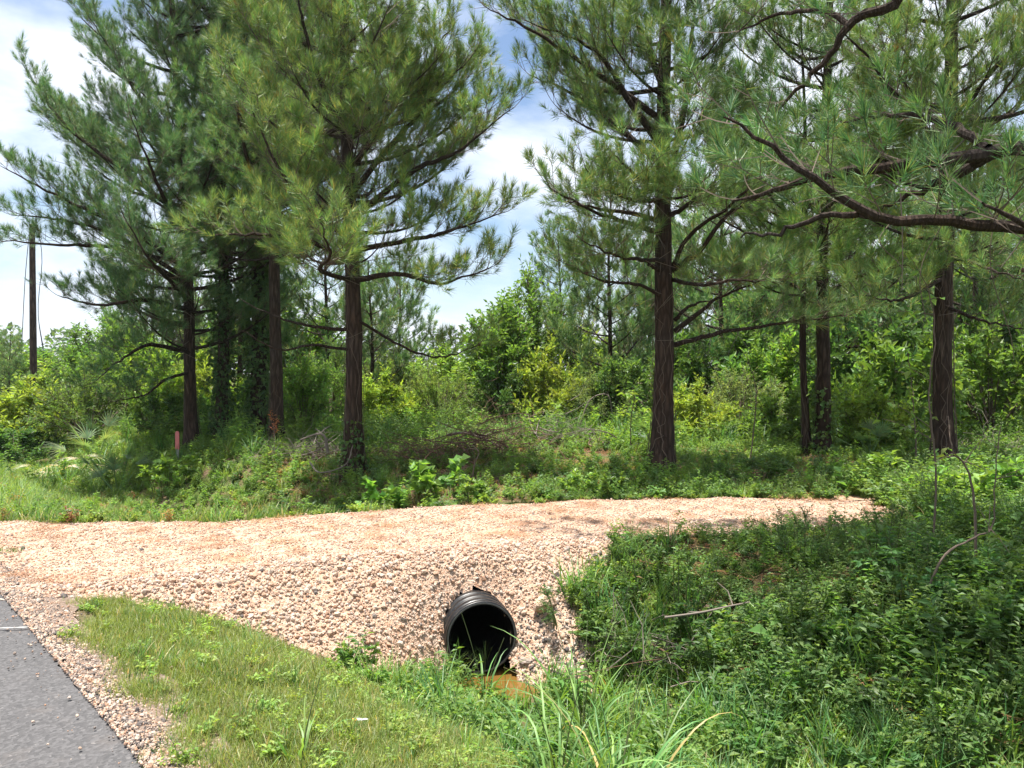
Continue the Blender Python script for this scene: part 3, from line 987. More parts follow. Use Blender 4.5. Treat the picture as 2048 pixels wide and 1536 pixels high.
if True:
    # T1 : the pine left of the middle
    b = gpt(705, 12.6)
    pine('pine_tree', 'vine-hung reddish pine trunk just left of the brown brush pile', b, 11.5, 0.145, b + [-0.15, 0.3, 11.5], 3.35, 3.4, 101, n_vine=9,
         limbs=[([P(712, 560, 12.6), P(800, 548, 12.2), P(880, 566, 11.9), P(985, 535, 11.7)], 0.045, {'t0': 0.3}),
                ([P(715, 500, 12.6), P(830, 478, 12.2), P(900, 462, 12.0), P(1010, 425, 11.8)], 0.042, {'t0': 0.3}),
                ([P(712, 430, 12.6), P(830, 340, 12.4), P(910, 305, 12.3), P(1025, 215, 12.3)], 0.05, {'t0': 0.35}),
                ([P(698, 470, 12.6), P(620, 420, 12.0), P(560, 340, 11.6), P(500, 215, 11.4)], 0.045, {'t0': 0.3}),
                ([P(700, 520, 12.6), P(610, 480, 11.8), P(520, 470, 11.3), P(400, 470, 11.0)], 0.04, {'t0': 0.3}),
                ([P(700, 560, 12.6), P(640, 540, 11.4), P(660, 510, 10.6), P(640, 440, 10.2)], 0.035, {'t0': 0.3}),
                ([P(700, 660, 12.6), P(640, 655, 12.4), P(570, 640, 12.2), P(480, 600, 12.0)], 0.028, {'grow': False}),
                ([P(700, 700, 12.6), P(620, 690, 12.2), P(560, 700, 12.0), P(480, 660, 11.6)], 0.02, {'grow': False}),
                ([P(715, 640, 12.6), P(800, 690, 13.0), P(880, 715, 13.4), P(960, 690, 13.8)], 0.022, {'t0': 0.6, 'reach': 0.2}),
                ([P(708, 330, 12.6), P(790, 210, 12.6), P(850, 130, 12.6), P(905, 50, 12.6)], 0.045, {'t0': 0.3}),
                ([P(708, 380, 12.6), P(800, 270, 12.8), P(870, 190, 12.9), P(945, 110, 13.0)], 0.045, {'t0': 0.3}),
                ([P(705, 300, 12.6), P(640, 160, 12.2), P(610, 60, 12.0), P(590, -40, 11.8)], 0.05, {'t0': 0.2})],
         ivy_spec=(420, 0.0, 0.9, 0.10), tone=(1.18, 1.1, 0.85), n_cone=10, dens=1.4)
    # T2 : right of the middle
    b = gpt(1322, 12.3)
    pine('pine_tree', 'stout leaning pine trunk standing right of centre behind the driveway', b, 11.5, 0.165, b + [0.16, 0.1, 11.5], 4.2, 3.2, 102, n_vine=7,
         limbs=[([P(1348, 690, 12.3), P(1430, 668, 12.0), P(1540, 650, 11.8), P(1700, 628, 11.6)], 0.040, {'t0': 0.55, 'mat': 'limb_bark', 'reach': 0.25}),
                ([P(1350, 662, 12.3), P(1400, 625, 12.1), P(1440, 595, 12.0), P(1560, 545, 11.6)], 0.040, {'t0': 0.4}),
                ([P(1350, 640, 12.3), P(1380, 612, 12.1), P(1430, 600, 11.8)], 0.03, {'grow': False}),
                ([P(1335, 548, 12.3), P(1310, 535, 12.1), P(1290, 524, 12.0)], 0.06, {'grow': False}),
                ([P(1345, 540, 12.3), P(1400, 500, 11.8), P(1460, 425, 11.4), P(1560, 372, 11.0), P(1640, 350, 10.8)], 0.042, {'t0': 0.45}),
                ([P(1345, 535, 12.3), P(1380, 470, 11.9), P(1480, 395, 11.3), P(1560, 300, 11.0)], 0.036, {'t0': 0.5}),
                ([P(1335, 600, 12.3), P(1280, 570, 12.0), P(1200, 560, 11.8), P(1120, 520, 11.6)], 0.03, {'t0': 0.4}),
                ([P(1330, 470, 12.3), P(1240, 440, 11.6), P(1180, 420, 11.2), P(1090, 370, 10.9)], 0.04, {'t0': 0.3, 'dens': 1.15}),
                ([P(1335, 400, 12.3), P(1270, 400, 11.4), P(1200, 370, 10.9), P(1170, 330, 10.6)], 0.035, {'t0': 0.3, 'dens': 1.15}),
                ([P(1335, 310, 12.4), P(1250, 190, 12.3), P(1190, 100, 12.2), P(1050, 40, 12.2)], 0.06, {'t0': 0.35}),
                ([P(1336, 250, 12.4), P(1200, 150, 12.4), P(1080, 70, 12.4), P(965, 10, 12.4)], 0.05, {'t0': 0.35}),
                ([P(1335, 340, 12.4), P(1230, 250, 12.6), P(1150, 190, 12.8), P(1060, 150, 12.9)], 0.05, {'t0': 0.35}),
                ([P(1338, 200, 12.4), P(1280, 60, 12.3), P(1240, -40, 12.2)], 0.06, {'t0': 0.4}),
                ([P(1335, 450, 12.3), P(1280, 430, 11.6), P(1210, 420, 11.0), P(1130, 400, 10.7)], 0.04, {'t0': 0.35, 'dens': 1.2}),
                ([P(1335, 400, 12.3), P(1310, 370, 11.5), P(1270, 350, 10.9), P(1230, 310, 10.6)], 0.04, {'t0': 0.35, 'dens': 1.2}),
                ([P(1340, 430, 12.3), P(1360, 420, 11.6), P(1390, 390, 11.0), P(1400, 330, 10.7)], 0.04, {'t0': 0.35, 'dens': 1.2}),
                ([P(1335, 520, 12.3), P(1290, 520, 11.6), P(1230, 510, 11.0), P(1160, 480, 10.8)], 0.035, {'t0': 0.35, 'dens': 1.2}),
                ([P(1345, 560, 12.3), P(1400, 570, 11.2), P(1470, 560, 10.6), P(1560, 560, 10.3)], 0.03, {'t0': 0.35, 'dens': 1.1}),
                ([P(1345, 330, 12.3), P(1375, 180, 12.0), P(1385, 60, 11.9), P(1400, -60, 11.8)], 0.05, {'t0': 0.3})],
         az_bias=lambda a, z: 0.85, dens=1.36, tone=(1.08, 1.06, 0.92), n_cone=12)
    # T3 pair
    b = gpt(1645, 14.8)
    pine('pine_tree', 'straight pine with ivy at its foot beside a thinner trunk', b, 12, 0.135, b + [0.1, 0, 12], 3.0, 3.1, 103, n_vine=4,
         ivy_spec=(500, 0.0, 1.3, 0.16, (0.05, 0.085, 0.025), 0.09), dens=1.26, tone=(1.15, 1.15, 0.85), n_cone=4,
         limbs=[([P(1645, 600, 14.8), P(1560, 560, 13.4), P(1480, 540, 12.8), P(1400, 560, 12.4)], 0.035, {'t0': 0.3}),
                ([P(1648, 590, 14.8), P(1700, 560, 13.2), P(1760, 540, 12.4), P(1820, 530, 12.0)], 0.035, {'t0': 0.3}),
                ([P(1645, 540, 14.8), P(1640, 500, 13.2), P(1650, 470, 12.2), P(1660, 430, 11.6)], 0.035, {'t0': 0.3}),
                ([P(1645, 470, 14.8), P(1570, 420, 13.6), P(1520, 370, 13.0), P(1460, 300, 12.6)], 0.035, {'t0': 0.3}),
                ([P(1648, 420, 14.8), P(1730, 350, 13.6), P(1780, 280, 13.0), P(1830, 200, 12.8)], 0.035, {'t0': 0.3})])
    b = gpt(1614, 14.9)
    pine('pine_tree', 'slender dark pine trunk close to the left of the ivied pine', b, 8.5, 0.07, b + [-0.1, 0.1, 8.5], 4.0, 1.7, 104, n_vine=3, dens=0.8, tone=(1.1, 1.1, 0.9))
    # T4 : right
    b = gpt(1888, 12.6)
    pine('pine_tree', 'flaky-barked pine trunk at the right edge near the bright clearing', b, 12, 0.155, b + [0.12, 0.1, 12], 3.6, 3.3, 105, n_vine=10,
         limbs=[([P(1885, 610, 12.6), P(1960, 640, 12.2), P(2060, 660, 12.0)], 0.03, {'t0': 0.3}),
                ([P(1890, 430, 12.6), P(1960, 380, 12.2), P(2060, 330, 12.0)], 0.035, {'t0': 0.35}),
                ([P(1880, 560, 12.6), P(1800, 600, 12.0), P(1720, 590, 11.6)], 0.03, {'t0': 0.3}),
                ([P(1888, 520, 12.6), P(1930, 520, 11.4), P(1980, 540, 10.8), P(2050, 560, 10.4)], 0.03, {'t0': 0.3}),
                ([P(1888, 300, 12.6), P(1800, 200, 12.0), P(1740, 120, 11.8), P(1660, 40, 11.6)], 0.04, {'t0': 0.3}),
                ([P(1895, 250, 12.6), P(1970, 160, 12.0), P(2040, 80, 11.8)], 0.04, {'t0': 0.3})],
         dens=1.25, tone=(1.15, 1.12, 0.9), n_cone=6)
    # left group
    b = gpt(383, 18.0)
    pine('pine_tree', 'leftmost pine of the ivied group with limbs reaching left over the grass', b, 14, 0.135, b + [-0.5, 0.1, 14], 2.3, 4.6, 106, n_vine=3,
         limbs=[([P(380, 705, 18), P(300, 690, 17.2), P(250, 715, 16.8), P(190, 760, 16.5)], 0.05, {'t0': 0.3}),
                ([P(380, 745, 18), P(330, 760, 17.4), P(290, 790, 17.0), P(230, 800, 16.7)], 0.035, {'t0': 0.3}),
                ([P(378, 620, 18), P(290, 600, 17.0), P(200, 610, 16.6), P(110, 590, 16.4)], 0.055, {'t0': 0.3}),
                ([P(376, 570, 18), P(240, 500, 17.0), P(120, 490, 16.6), P(-10, 480, 16.4)], 0.055, {'t0': 0.35}),
                ([P(376, 540, 18), P(260, 460, 16.8), P(130, 400, 16.4), P(0, 330, 16.2)], 0.06, {'t0': 0.35}),
                ([P(376, 560, 18), P(230, 470, 17.0), P(120, 440, 16.6), P(30, 430, 16.4)], 0.05, {'t0': 0.35}),
                ([P(375, 440, 18), P(260, 350, 17.0), P(140, 260, 16.6), P(50, 140, 16.4)], 0.06, {'t0': 0.4}),
                ([P(375, 330, 18), P(300, 230, 17.4), P(240, 130, 17.2), P(170, 20, 17.0)], 0.05, {'t0': 0.3}),
                ([P(375, 600, 18), P(330, 550, 16.0), P(300, 520, 15.0), P(240, 420, 14.6)], 0.05, {'t0': 0.3}),
                ([P(375, 480, 18), P(330, 400, 16.4), P(300, 330, 15.6), P(260, 230, 15.2)], 0.05, {'t0': 0.3})],
         size=1.06, dens=1.18, tone=(0.82, 0.93, 0.98), n_cone=8)
    b = gpt(441, 18.2)
    pine('pine_tree', 'second pine from the left, its dark trunk clothed in ivy', b, 13.5, 0.14, b + [0.1, 0.2, 13.5], 4.0, 3.6, 107, n_vine=4,
         ivy_spec=(2600, 0.0, 6.0, 0.20, (0.035, 0.065, 0.022), 0.10), size=1.04, dens=1.1, tone=(0.85, 0.95, 0.95))
    b = gpt(513, 18.6)
    pine('pine_tree', 'thickest dark trunk of the left group, shaggy with ivy', b, 14.5, 0.19, b + [0.2, 0.1, 14.5], 4.4, 4.2, 108, n_vine=3,
         ivy_spec=(5200, 0.0, 7.5, 0.30, (0.032, 0.062, 0.022), 0.11), size=1.04, dens=1.1, tone=(0.85, 0.95, 0.95))
    b = gpt(553, 17.3)
    pine('pine_tree', 'brown pine trunk just right of the shaggy ivy-covered one', b, 13.5, 0.14, b + [0.05, 0, 13.5], 4.2, 3.6, 109, n_vine=6,
         limbs=[([P(550, 420, 17.3), P(500, 330, 15.6), P(480, 250, 14.8), P(470, 150, 14.5)], 0.05, {'t0': 0.25}),
                ([P(550, 350, 17.3), P(620, 250, 15.8), P(690, 180, 15.2), P(760, 90, 15.0)], 0.05, {'t0': 0.25}),
                ([P(550, 250, 17.3), P(600, 120, 16.0), P(640, 40, 15.4), P(700, -40, 15.0)], 0.05, {'t0': 0.25})],
         size=1.04, dens=1.12, tone=(0.95, 1.0, 0.9), n_cone=5)
    # near right pine, trunk outside the picture
    b = np.array([5.5, 6.6, float(terrain(5.5, 6.6))])
    pine('pine_tree', 'nearest pine, seen only by its dark limbs reaching in from the right', b, 10.5, 0.20, b + [0.1, 0, 10.5], 4.6, 3.0, 110,
         limbs=[([b + [0, 0, 3.3], P(2200, 282, 5.4), P(2060, 292, 5.0), P(1900, 318, 4.9), P(1700, 342, 5.0), P(1560, 375, 5.2), P(1470, 400, 5.4)], 0.062, {'t0': 0.70, 'reach': 0.16}),
                ([P(1990, 302, 4.9), P(1930, 340, 5.0), P(1840, 380, 5.2), P(1760, 420, 5.4)], 0.035, {'grow': False}),
                ([b + [0, 0, 2.6], P(2200, 462, 5.0), P(2060, 457, 4.7), P(1900, 446, 4.6), P(1745, 430, 4.5), P(1630, 360, 4.5), P(1540, 290, 4.5), P(1450, 225, 4.5)], 0.045, {'t0': 0.66, 'reach': 0.20}),
                ([P(1745, 430, 4.5), P(1660, 430, 4.6), P(1560, 465, 4.8), P(1480, 470, 5.0)], 0.018, {'grow': False}),
                ([b + [0, 0, 4.6], P(1900, -60, 5.2), P(1790, 5, 5.2), P(1700, 50, 5.3), P(1660, 110, 5.4), P(1600, 175, 5.5), P(1540, 235, 5.6)], 0.04, {'t0': 0.62, 'reach': 0.18}),
                ([P(1700, 50, 5.3), P(1640, 20, 5.5), P(1560, 30, 5.8), P(1480, 60, 6.0)], 0.018, {'t0': 0.3, 'reach': 0.2}),
                ([b + [0, 0, 2.3], P(2250, 560, 5.0), P(2150, 520, 4.5), P(2040, 440, 4.3), P(1960, 400, 4.3)], 0.03, {'t0': 0.6, 'reach': 0.15}),
                ([b + [0, 0, 5.2], b * [0.66, 0.66, 0] + np.array([-0.24, 2.89, 5.98]), b * [0.3, 0.3, 0] + np.array([-0.49, 5.95, 6.30]), np.array([-0.70, 8.50, 6.50])], 0.05, {'t0': 0.3, 'dens': 1.3}),
                ([b + [0, 0, 5.6], b * [0.66, 0.66, 0] + np.array([0.10, 2.82, 6.32]), b * [0.3, 0.3, 0] + np.array([0.21, 5.81, 6.62]), np.array([0.30, 8.30, 6.80])], 0.05, {'t0': 0.3, 'dens': 1.3}),
                ([b + [0, 0, 4.9], b * [0.66, 0.66, 0] + np.array([-0.03, 2.21, 5.80]), b * [0.3, 0.3, 0] + np.array([-0.07, 4.55, 6.18]), np.array([-0.10, 6.50, 6.40])], 0.05, {'t0': 0.3, 'dens': 1.3}),
                ([b + [0, 0, 5.6], b * [0.66, 0.66, 0] + np.array([0.03, 2.48, 6.32]), b * [0.3, 0.3, 0] + np.array([0.07, 5.11, 6.62]), np.array([0.10, 7.30, 6.80])], 0.05, {'t0': 0.3, 'dens': 1.3}),
                ([b + [0, 0, 5.2], b * [0.66, 0.66, 0] + np.array([0.27, 1.94, 6.04]), b * [0.3, 0.3, 0] + np.array([0.56, 3.99, 6.39]), np.array([0.80, 5.70, 6.60])], 0.05, {'t0': 0.3, 'dens': 1.3}),
                ([b + [0, 0, 5.0], b * [0.66, 0.66, 0] + np.array([0.68, 1.70, 5.78]), b * [0.3, 0.3, 0] + np.array([1.40, 3.50, 6.10]), np.array([2.00, 5.00, 6.30])], 0.05, {'t0': 0.3, 'dens': 1.3}),
                ([b + [0, 0, 4.8], b * [0.66, 0.66, 0] + np.array([1.09, 1.60, 5.64]), b * [0.3, 0.3, 0] + np.array([2.24, 3.29, 5.99]), np.array([3.20, 4.70, 6.20])], 0.05, {'t0': 0.3, 'dens': 1.3}),
                ([b + [0, 0, 6.6], b * [0.66, 0.66, 0] + np.array([0.34, 2.38, 7.20]), b * [0.3, 0.3, 0] + np.array([0.70, 4.90, 7.45]), np.array([1.00, 7.00, 7.60])], 0.05, {'t0': 0.3, 'dens': 1.3}),
                ([b + [0, 0, 6.2], b * [0.66, 0.66, 0] + np.array([0.61, 2.79, 6.92]), b * [0.3, 0.3, 0] + np.array([1.26, 5.74, 7.22]), np.array([1.80, 8.20, 7.40])], 0.05, {'t0': 0.3, 'dens': 1.3}),
                ([b + [0, 0, 6.4], b * [0.66, 0.66, 0] + np.array([0.88, 2.04, 7.00]), b * [0.3, 0.3, 0] + np.array([1.82, 4.20, 7.25]), np.array([2.60, 6.00, 7.40])], 0.05, {'t0': 0.3, 'dens': 1.3}),
                ([P(1980, 300, 4.9), P(1900, 250, 5.1), P(1800, 230, 5.4), P(1690, 240, 5.8)], 0.03, {'t0': 0.35, 'reach': 0.2})],
         dens=1.0, size=0.8, tone=(0.75, 0.9, 0.8), n_cone=0, keep=lambda e: e[2] > 4.6 and e[0] > 0.6 and e[1] > 4.6, high_keep=0.6)

# ------------------------------------------------------------------ shrubs and broadleaf trees
G1 = (0.118, 0.165, 0.032)   # fresh yellow-green
G2 = (0.084, 0.136, 0.030)   # mid green
G3 = (0.052, 0.096, 0.028)   # dark glossy
G4 = (0.110, 0.140, 0.062)   # greyish
def shrub_parts(seed, w, h, n_stem, n_twig, per, leaf, col, mode='mound', stem_mat='twig', low=0.1, ratio=0.45):
    """stems and leaves of one shrub: w = half width, h = height"""
    rng = np.random.default_rng(seed)
    st = []
    for _ in range(n_stem):
        a = rng.uniform(0, 6.28); r = math.sqrt(rng.random())
        if mode == 'mound':
            zt = h * (1 - 0.55 * r * r) * rng.uniform(0.7, 1.0); e = np.array([math.cos(a) * w * r, math.sin(a) * w * r, zt])
        elif mode == 'tree':
            zt = h * (0.55 + 0.42 * (1 - r * r)) * rng.uniform(0.75, 1.02); e = np.array([math.cos(a) * w * r * 0.9, math.sin(a) * w * r * 0.9, zt])
        else:
            zt = h * rng.uniform(0.5, 1.0); e = np.array([math.cos(a) * w * r, math.sin(a) * w * r, zt])
        k = np.linspace(0, 1, 7)[:, None]
        b = np.array([e[0] * 0.12, e[1] * 0.12, 0]) if mode != 'mass' else np.array([e[0] * 0.7, e[1] * 0.7, 0])
        c = b + (e - b) * k ** np.array([[1.25, 1.25, 0.85]]) + rng.normal(0, 0.05 * h, 3) * k * (1 - k)
        st.append(c)
    st = np.array(st)
    j = rng.integers(0, n_stem, n_twig)
    t = rng.beta(2.2, 1.0, n_twig)
    t = low + (1 - low) * t
    fi = np.clip(t * 6, 0, 5.999); i0 = fi.astype(int); fr = (fi - i0)[:, None]
    p0 = st[j, i0] * (1 - fr) + st[j, i0 + 1] * fr
    ctr = np.array([0, 0, h * 0.35])
    d = unit(unit(p0 - ctr) * 0.8 + rand_dir(rng, n_twig) * 0.8 + UP * 0.25)
    sz = math.sqrt(w * h)
    L = sz * rng.uniform(0.10, 0.30, n_twig)
    p1 = p0 + d * L[:, None]
    sm = MB()
    sm.add(*tubes(st, np.broadcast_to(np.linspace(0.014, 0.004, 7) * max(0.5, sz), st.shape[:2]), 4))
    sm.add(*tubes(np.stack([p0, p1], 1), np.tile([0.0035, 0.0018], (n_twig, 1)) * max(0.6, sz), 3))
    n = n_twig * per
    k = rep(np.arange(n_twig), per)
    tt = np.tile(np.linspace(0.15, 1.0, per), n_twig) + rng.uniform(-0.06, 0.06, n)
    lp = p0[k] + d[k] * (L[k] * tt)[:, None]
    side = np.where(np.arange(n) % 2 == 0, 1, -1)[:, None]
    hs = unit(np.cross(d[k], UP + 0.01))
    ld = unit(d[k] * 0.55 + hs * side * 0.8 + rand_dir(rng, n) * 0.45)
    ln = leaf * rng.uniform(0.6, 1.25, n)
    nr = unit(UP * 0.55 + rand_dir(rng, n) * 0.8 + unit(lp - ctr) * 0.4)
    v, f = leaves(lp, ld, nr, ln, ln * ratio * rng.uniform(0.8, 1.2, n))
    tw = tint(rng, n_twig, col, 0.25, 0.14)[k]
    lm = MB().add(v, f, rep(tw * np.clip(1 + rng.normal(0, 0.14, (n, 1)), 0.5, 1.5), 4))
    return sm, lm

SHRUB = {}
def shrub_kind(key, *a, **kw):
    sm, lm = shrub_parts(*a, **kw)
    SHRUB[key] = (sm.mesh('stems', kw.get('stem_mat', 'twig')), lm.mesh('foliage', 'leaf'))
shrub_kind('round', 201, 0.95, 1.0, 26, 620, 8, 0.085, G2)
shrub_kind('bright', 202, 0.9, 1.0, 24, 560, 8, 0.095, G1)
shrub_kind('grey', 203, 0.85, 1.0, 30, 760, 9, 0.055, G4, ratio=0.3)
shrub_kind('dark', 204, 0.95, 1.0, 26, 640, 8, 0.09, G3)
shrub_kind('loose', 205, 0.75, 1.0, 16, 300, 8, 0.105, (0.075, 0.135, 0.032), ratio=0.5)
shrub_kind('fine', 206, 1.0, 1.0, 34, 800, 9, 0.06, (0.080, 0.125, 0.036), ratio=0.33)
shrub_kind('tall', 207, 0.42, 1.0, 26, 620, 8, 0.055, (0.085, 0.145, 0.034), mode='tree')
shrub_kind('tree', 208, 0.55, 1.0, 30, 900, 9, 0.042, (0.070, 0.125, 0.030), mode='tree', low=0.3)
def shrub(kind, px, d, w, h, label, cat='shrub', name='shrub', group=None, rz=None, dz=0.0):
    p = gpt(px, d)
    p[2] += dz - 0.03
    rz = (px * 1.7 + d) % 6.28 if rz is None else rz
    s = {'round': 0.95, 'bright': 0.9, 'grey': 0.85, 'dark': 0.95, 'loose': 0.75, 'fine': 1.0, 'tall': 0.42, 'tree': 0.55}[kind]
    t = thing(name, label, cat, p, group, rz, (w / s, w / s, h))
    link('stems', SHRUB[kind][0], t, kind='stuff'); link('foliage', SHRUB[kind][1], t, kind='stuff')
    return t

BACK = 'shrubs of the scrub field'
# centre, behind the two main trunks
shrub('tall', 990, 22, 1.15, 3.7, 'bushy broadleaf tree with a rounded tip, tallest of the centre shrubs', 'tree', 'broadleaf_tree')
shrub('tree', 1065, 27, 1.9, 5.0, 'light green broadleaf tree rising behind the bushy centre tree', 'tree', 'broadleaf_tree')
shrub('bright', 1110, 21, 1.3, 2.3, 'bright green shrub at the right foot of the bushy centre tree', group=BACK)
shrub('dark', 1010, 21, 0.9, 1.7, 'dark shrub in the shade under the bushy centre tree', group=BACK)
shrub('grey', 1195, 20, 1.0, 1.7, 'greyish fine-leaved shrub between the centre tree and the stout pine', group=BACK)
shrub('fine', 880, 22, 1.2, 1.75, 'yellow-green shrub just left of the bushy centre tree', group=BACK)
shrub('grey', 820, 24, 1.3, 1.9, 'grey-green shrub in the middle of the gap right of the vine-hung pine', group=BACK)
shrub('bright', 770, 22, 1.1, 1.6, 'bright shrub right beside the vine-hung pine trunk', group=BACK)
shrub('round', 900, 30, 2.2, 2.5, 'round distant shrub behind the yellow-green one, under the low sky', group=BACK)
shrub('fine', 780, 33, 2.4, 2.6, 'wide pale shrub far back right of the vine-hung pine', group=BACK)
shrub('dark', 1270, 20, 1.3, 2.0, 'dark shrub tucked behind the left side of the stout pine', group=BACK)
shrub('round', 1180, 27, 1.8, 2.9, 'tall round shrub far behind the greyish one', group=BACK)
# right
shrub('bright', 1400, 18, 0.9, 1.35, 'bright leafy shrub immediately right of the stout pine trunk', group=BACK)
shrub('grey', 1475, 19, 1.2, 1.9, 'grey-green shrub halfway between the stout pine and the slender one', group=BACK)
shrub('dark', 1430, 23, 1.9, 3.0, 'dark tall shrub behind the grey-green one right of the stout pine', group=BACK)
shrub('round', 1550, 21, 1.6, 2.5, 'mid green shrub just left of the slender pine trunk', group=BACK)
shrub('loose', 1560, 16.5, 0.8, 1.3, 'loose low shrub at the left foot of the slender pine', group=BACK)
shrub('dark', 1720, 20, 1.9, 3.1, 'big dark shrub right of the ivied straight pine', group=BACK)
shrub('bright', 1730, 16.2, 0.9, 1.5, 'bright shrub in front of the big dark one by the straight pine', group=BACK)
shrub('loose', 1800, 17, 1.2, 2.6, 'airy light-leaved shrub between the straight pine and the flaky-barked one', group=BACK)
shrub('dark', 1850, 21, 2.0, 3.2, 'dark leafy mass of a shrub behind the flaky-barked pine', group=BACK)
shrub('round', 1985, 18, 1.6, 2.7, 'large leafy shrub right of the flaky-barked pine', group=BACK)
shrub('dark', 2060, 20, 2.0, 3.4, 'tallest dark shrub at the right margin of the picture', group=BACK)
shrub('bright', 1660, 24, 1.6, 2.9, 'sunlit shrub seen between the two trunks of the pine pair and beyond', group=BACK)
shrub('tree', 1560, 27, 2.4, 5.5, 'leafy tree behind the mid green shrub left of the pine pair', 'tree', 'broadleaf_tree')
shrub('tree', 1960, 25, 2.6, 6.0, 'leafy tree far right behind the flaky-barked pine', 'tree', 'broadleaf_tree')
shrub('tree', 1770, 29, 2.6, 6.2, 'leafy tree deep behind the big dark shrub on the right', 'tree', 'broadleaf_tree')
# left
shrub('round', 20, 46, 4.0, 3.0, 'far rounded bush behind the utility pole at the left edge', group=BACK)
shrub('dark', 130, 50, 4.5, 3.2, 'far dark bush right of the utility pole below the sky', group=BACK)
shrub('fine', 15, 26, 2.4, 2.2, 'yellow-topped thicket shrub below the utility pole at the left edge', group=BACK)
shrub('bright', 100, 24, 1.7, 2.15, 'yellow-green bush right under the utility pole', group=BACK)
shrub('dark', 30, 22, 1.2, 1.1, 'dark bluish shrub low at the left edge of the grass', group=BACK)
shrub('fine', 175, 22.5, 1.7, 2.0, 'dense yellow-green shrub behind the heap of palm fronds', group=BACK)
shrub('round', 250, 25, 1.7, 2.9, 'mid green bush between the palmetto and the leftmost pine', group=BACK)
shrub('bright', 310, 20.5, 1.2, 2.1, 'lit leafy shrub directly behind the red marker post', group=BACK)
shrub('tree', 215, 31, 2.2, 4.0, 'small leafy tree left of the pine group against the sky', 'tree', 'broadleaf_tree')
shrub('dark', 345, 19.5, 0.9, 1.3, 'dark shrub beside the red marker post', group=BACK)
shrub('bright', 415, 22, 1.2, 2.2, 'sunlit bush seen between the first and second left pines', group=BACK)
shrub('loose', 470, 20.5, 0.9, 1.6, 'loose bush between the second pine and the shaggy trunk', group=BACK)
shrub('round', 610, 20, 1.1, 1.9, 'green bush between the brown trunk and the vine-hung pine', group=BACK)
shrub('fine', 660, 23, 1.5, 2.3, 'pale bush further back just left of the vine-hung pine', group=BACK)
shrub('tree', 560, 29, 2.4, 4.8, 'leafy tree filling the gap behind the shaggy ivied trunk', 'tree', 'broadleaf_tree')
shrub('tree', 370, 30, 2.4, 4.4, 'leafy tree behind the leftmost two pine trunks', 'tree', 'broadleaf_tree')

# young pines behind, three shapes copied
def young(seed, h, Lm, lo):
    return pine('young_pine', 'young pine', (0, 0, 0), h, 0.09, (0.1, 0, h), lo, Lm, seed, lod='mid', size=1.5, dens=0.85, whorl=0.5, tone=(0.95, 1.02, 1.0), profile=(0.85, 1.0), up0=0.28)
YP = [young(301, 7.2, 2.2, 1.0), young(302, 8.2, 2.5, 1.6), young(303, 6.2, 1.9, 0.7)]
spots = [(1215, 23, 0, 0.95, 'young pine with dark foot standing left behind the stout pine'), (1120, 29, 1, 0.85, 'bluish young pine behind the light green broadleaf tree'),
         (1300, 27, 2, 1.05, 'young pine mostly hidden behind the stout pine trunk'), (1440, 24, 1, 1.0, 'young pine filling the view right of the stout pine'),
         (1520, 30, 0, 1.1, 'tall young pine far back left of the pine pair'), (1700, 23, 1, 1.1, 'young pine just right of the pine pair'),
         (1800, 27, 0, 1.2, 'young pine between the pine pair and the flaky-barked pine, further back'), (1945, 21, 1, 1.05, 'young pine right of the flaky-barked pine'),
         (2070, 24, 0, 1.15, 'young pine at the far right margin'), (800, 34, 2, 1.05, 'small far pine right of the vine-hung trunk, under its lower limb'),
         (650, 27, 0, 1.0, 'young pine in the gap left of the vine-hung pine'), (480, 27, 1, 1.05, 'young pine deep behind the ivied trunks'),
         (310, 27, 0, 0.9, 'young pine behind the bush left of the pine group'), (1630, 32, 1, 1.25, 'farthest young pine behind the pine pair'),
         (1880, 33, 1, 1.35, 'tall far pine straight behind the flaky-barked trunk'), (745, 24, 2, 0.8, 'short young pine close behind the vine-hung pine'),
         (1385, 31, 0, 1.2, 'far pine rising just right of the stout trunk'), (18, 34, 2, 0.55, 'tiny pine left of the utility pole above the thicket')]
used = set()
for k, (px, d, q, sc, lab) in enumerate(spots):
    o = YP[q] if q not in used else copy_tree(YP[q])
    used.add(q)
    o.location = gpt(px, d); o.rotation_euler = (0, 0, k * 1.9); o.scale = (sc,) * 3
    o['label'] = lab; o['group'] = 'young pines in the background'

# far wood
def far_wood():
    rng = np.random.default_rng(77)
    mb = MB()
    for k in range(150):
        x = rng.uniform(-230, 160); y = rng.uniform(170, 250)
        h = rng.uniform(8, 13.5); w = rng.uniform(3, 5)
        n = 130
        u = rand_dir(rng, n) * (rng.uniform(0.5, 1.0, n) ** 0.4)[:, None]
        p = np.array([x, y, h * 0.45]) + u * [w, w, h * 0.5]
        ln = rng.uniform(0.8, 1.7, n)
        v, f = leaves(p, unit(u + rand_dir(rng, n)), UP + rand_dir(rng, n) * 0.8, ln, ln * 0.8)
        mb.add(v, f, rep(tint(rng, n, (0.045, 0.075, 0.035), 0.3), 4))
    return mb.build('far_woods', 'leaf', None, kind='stuff', label='distant line of woods along the horizon', category='woods')
far_wood()

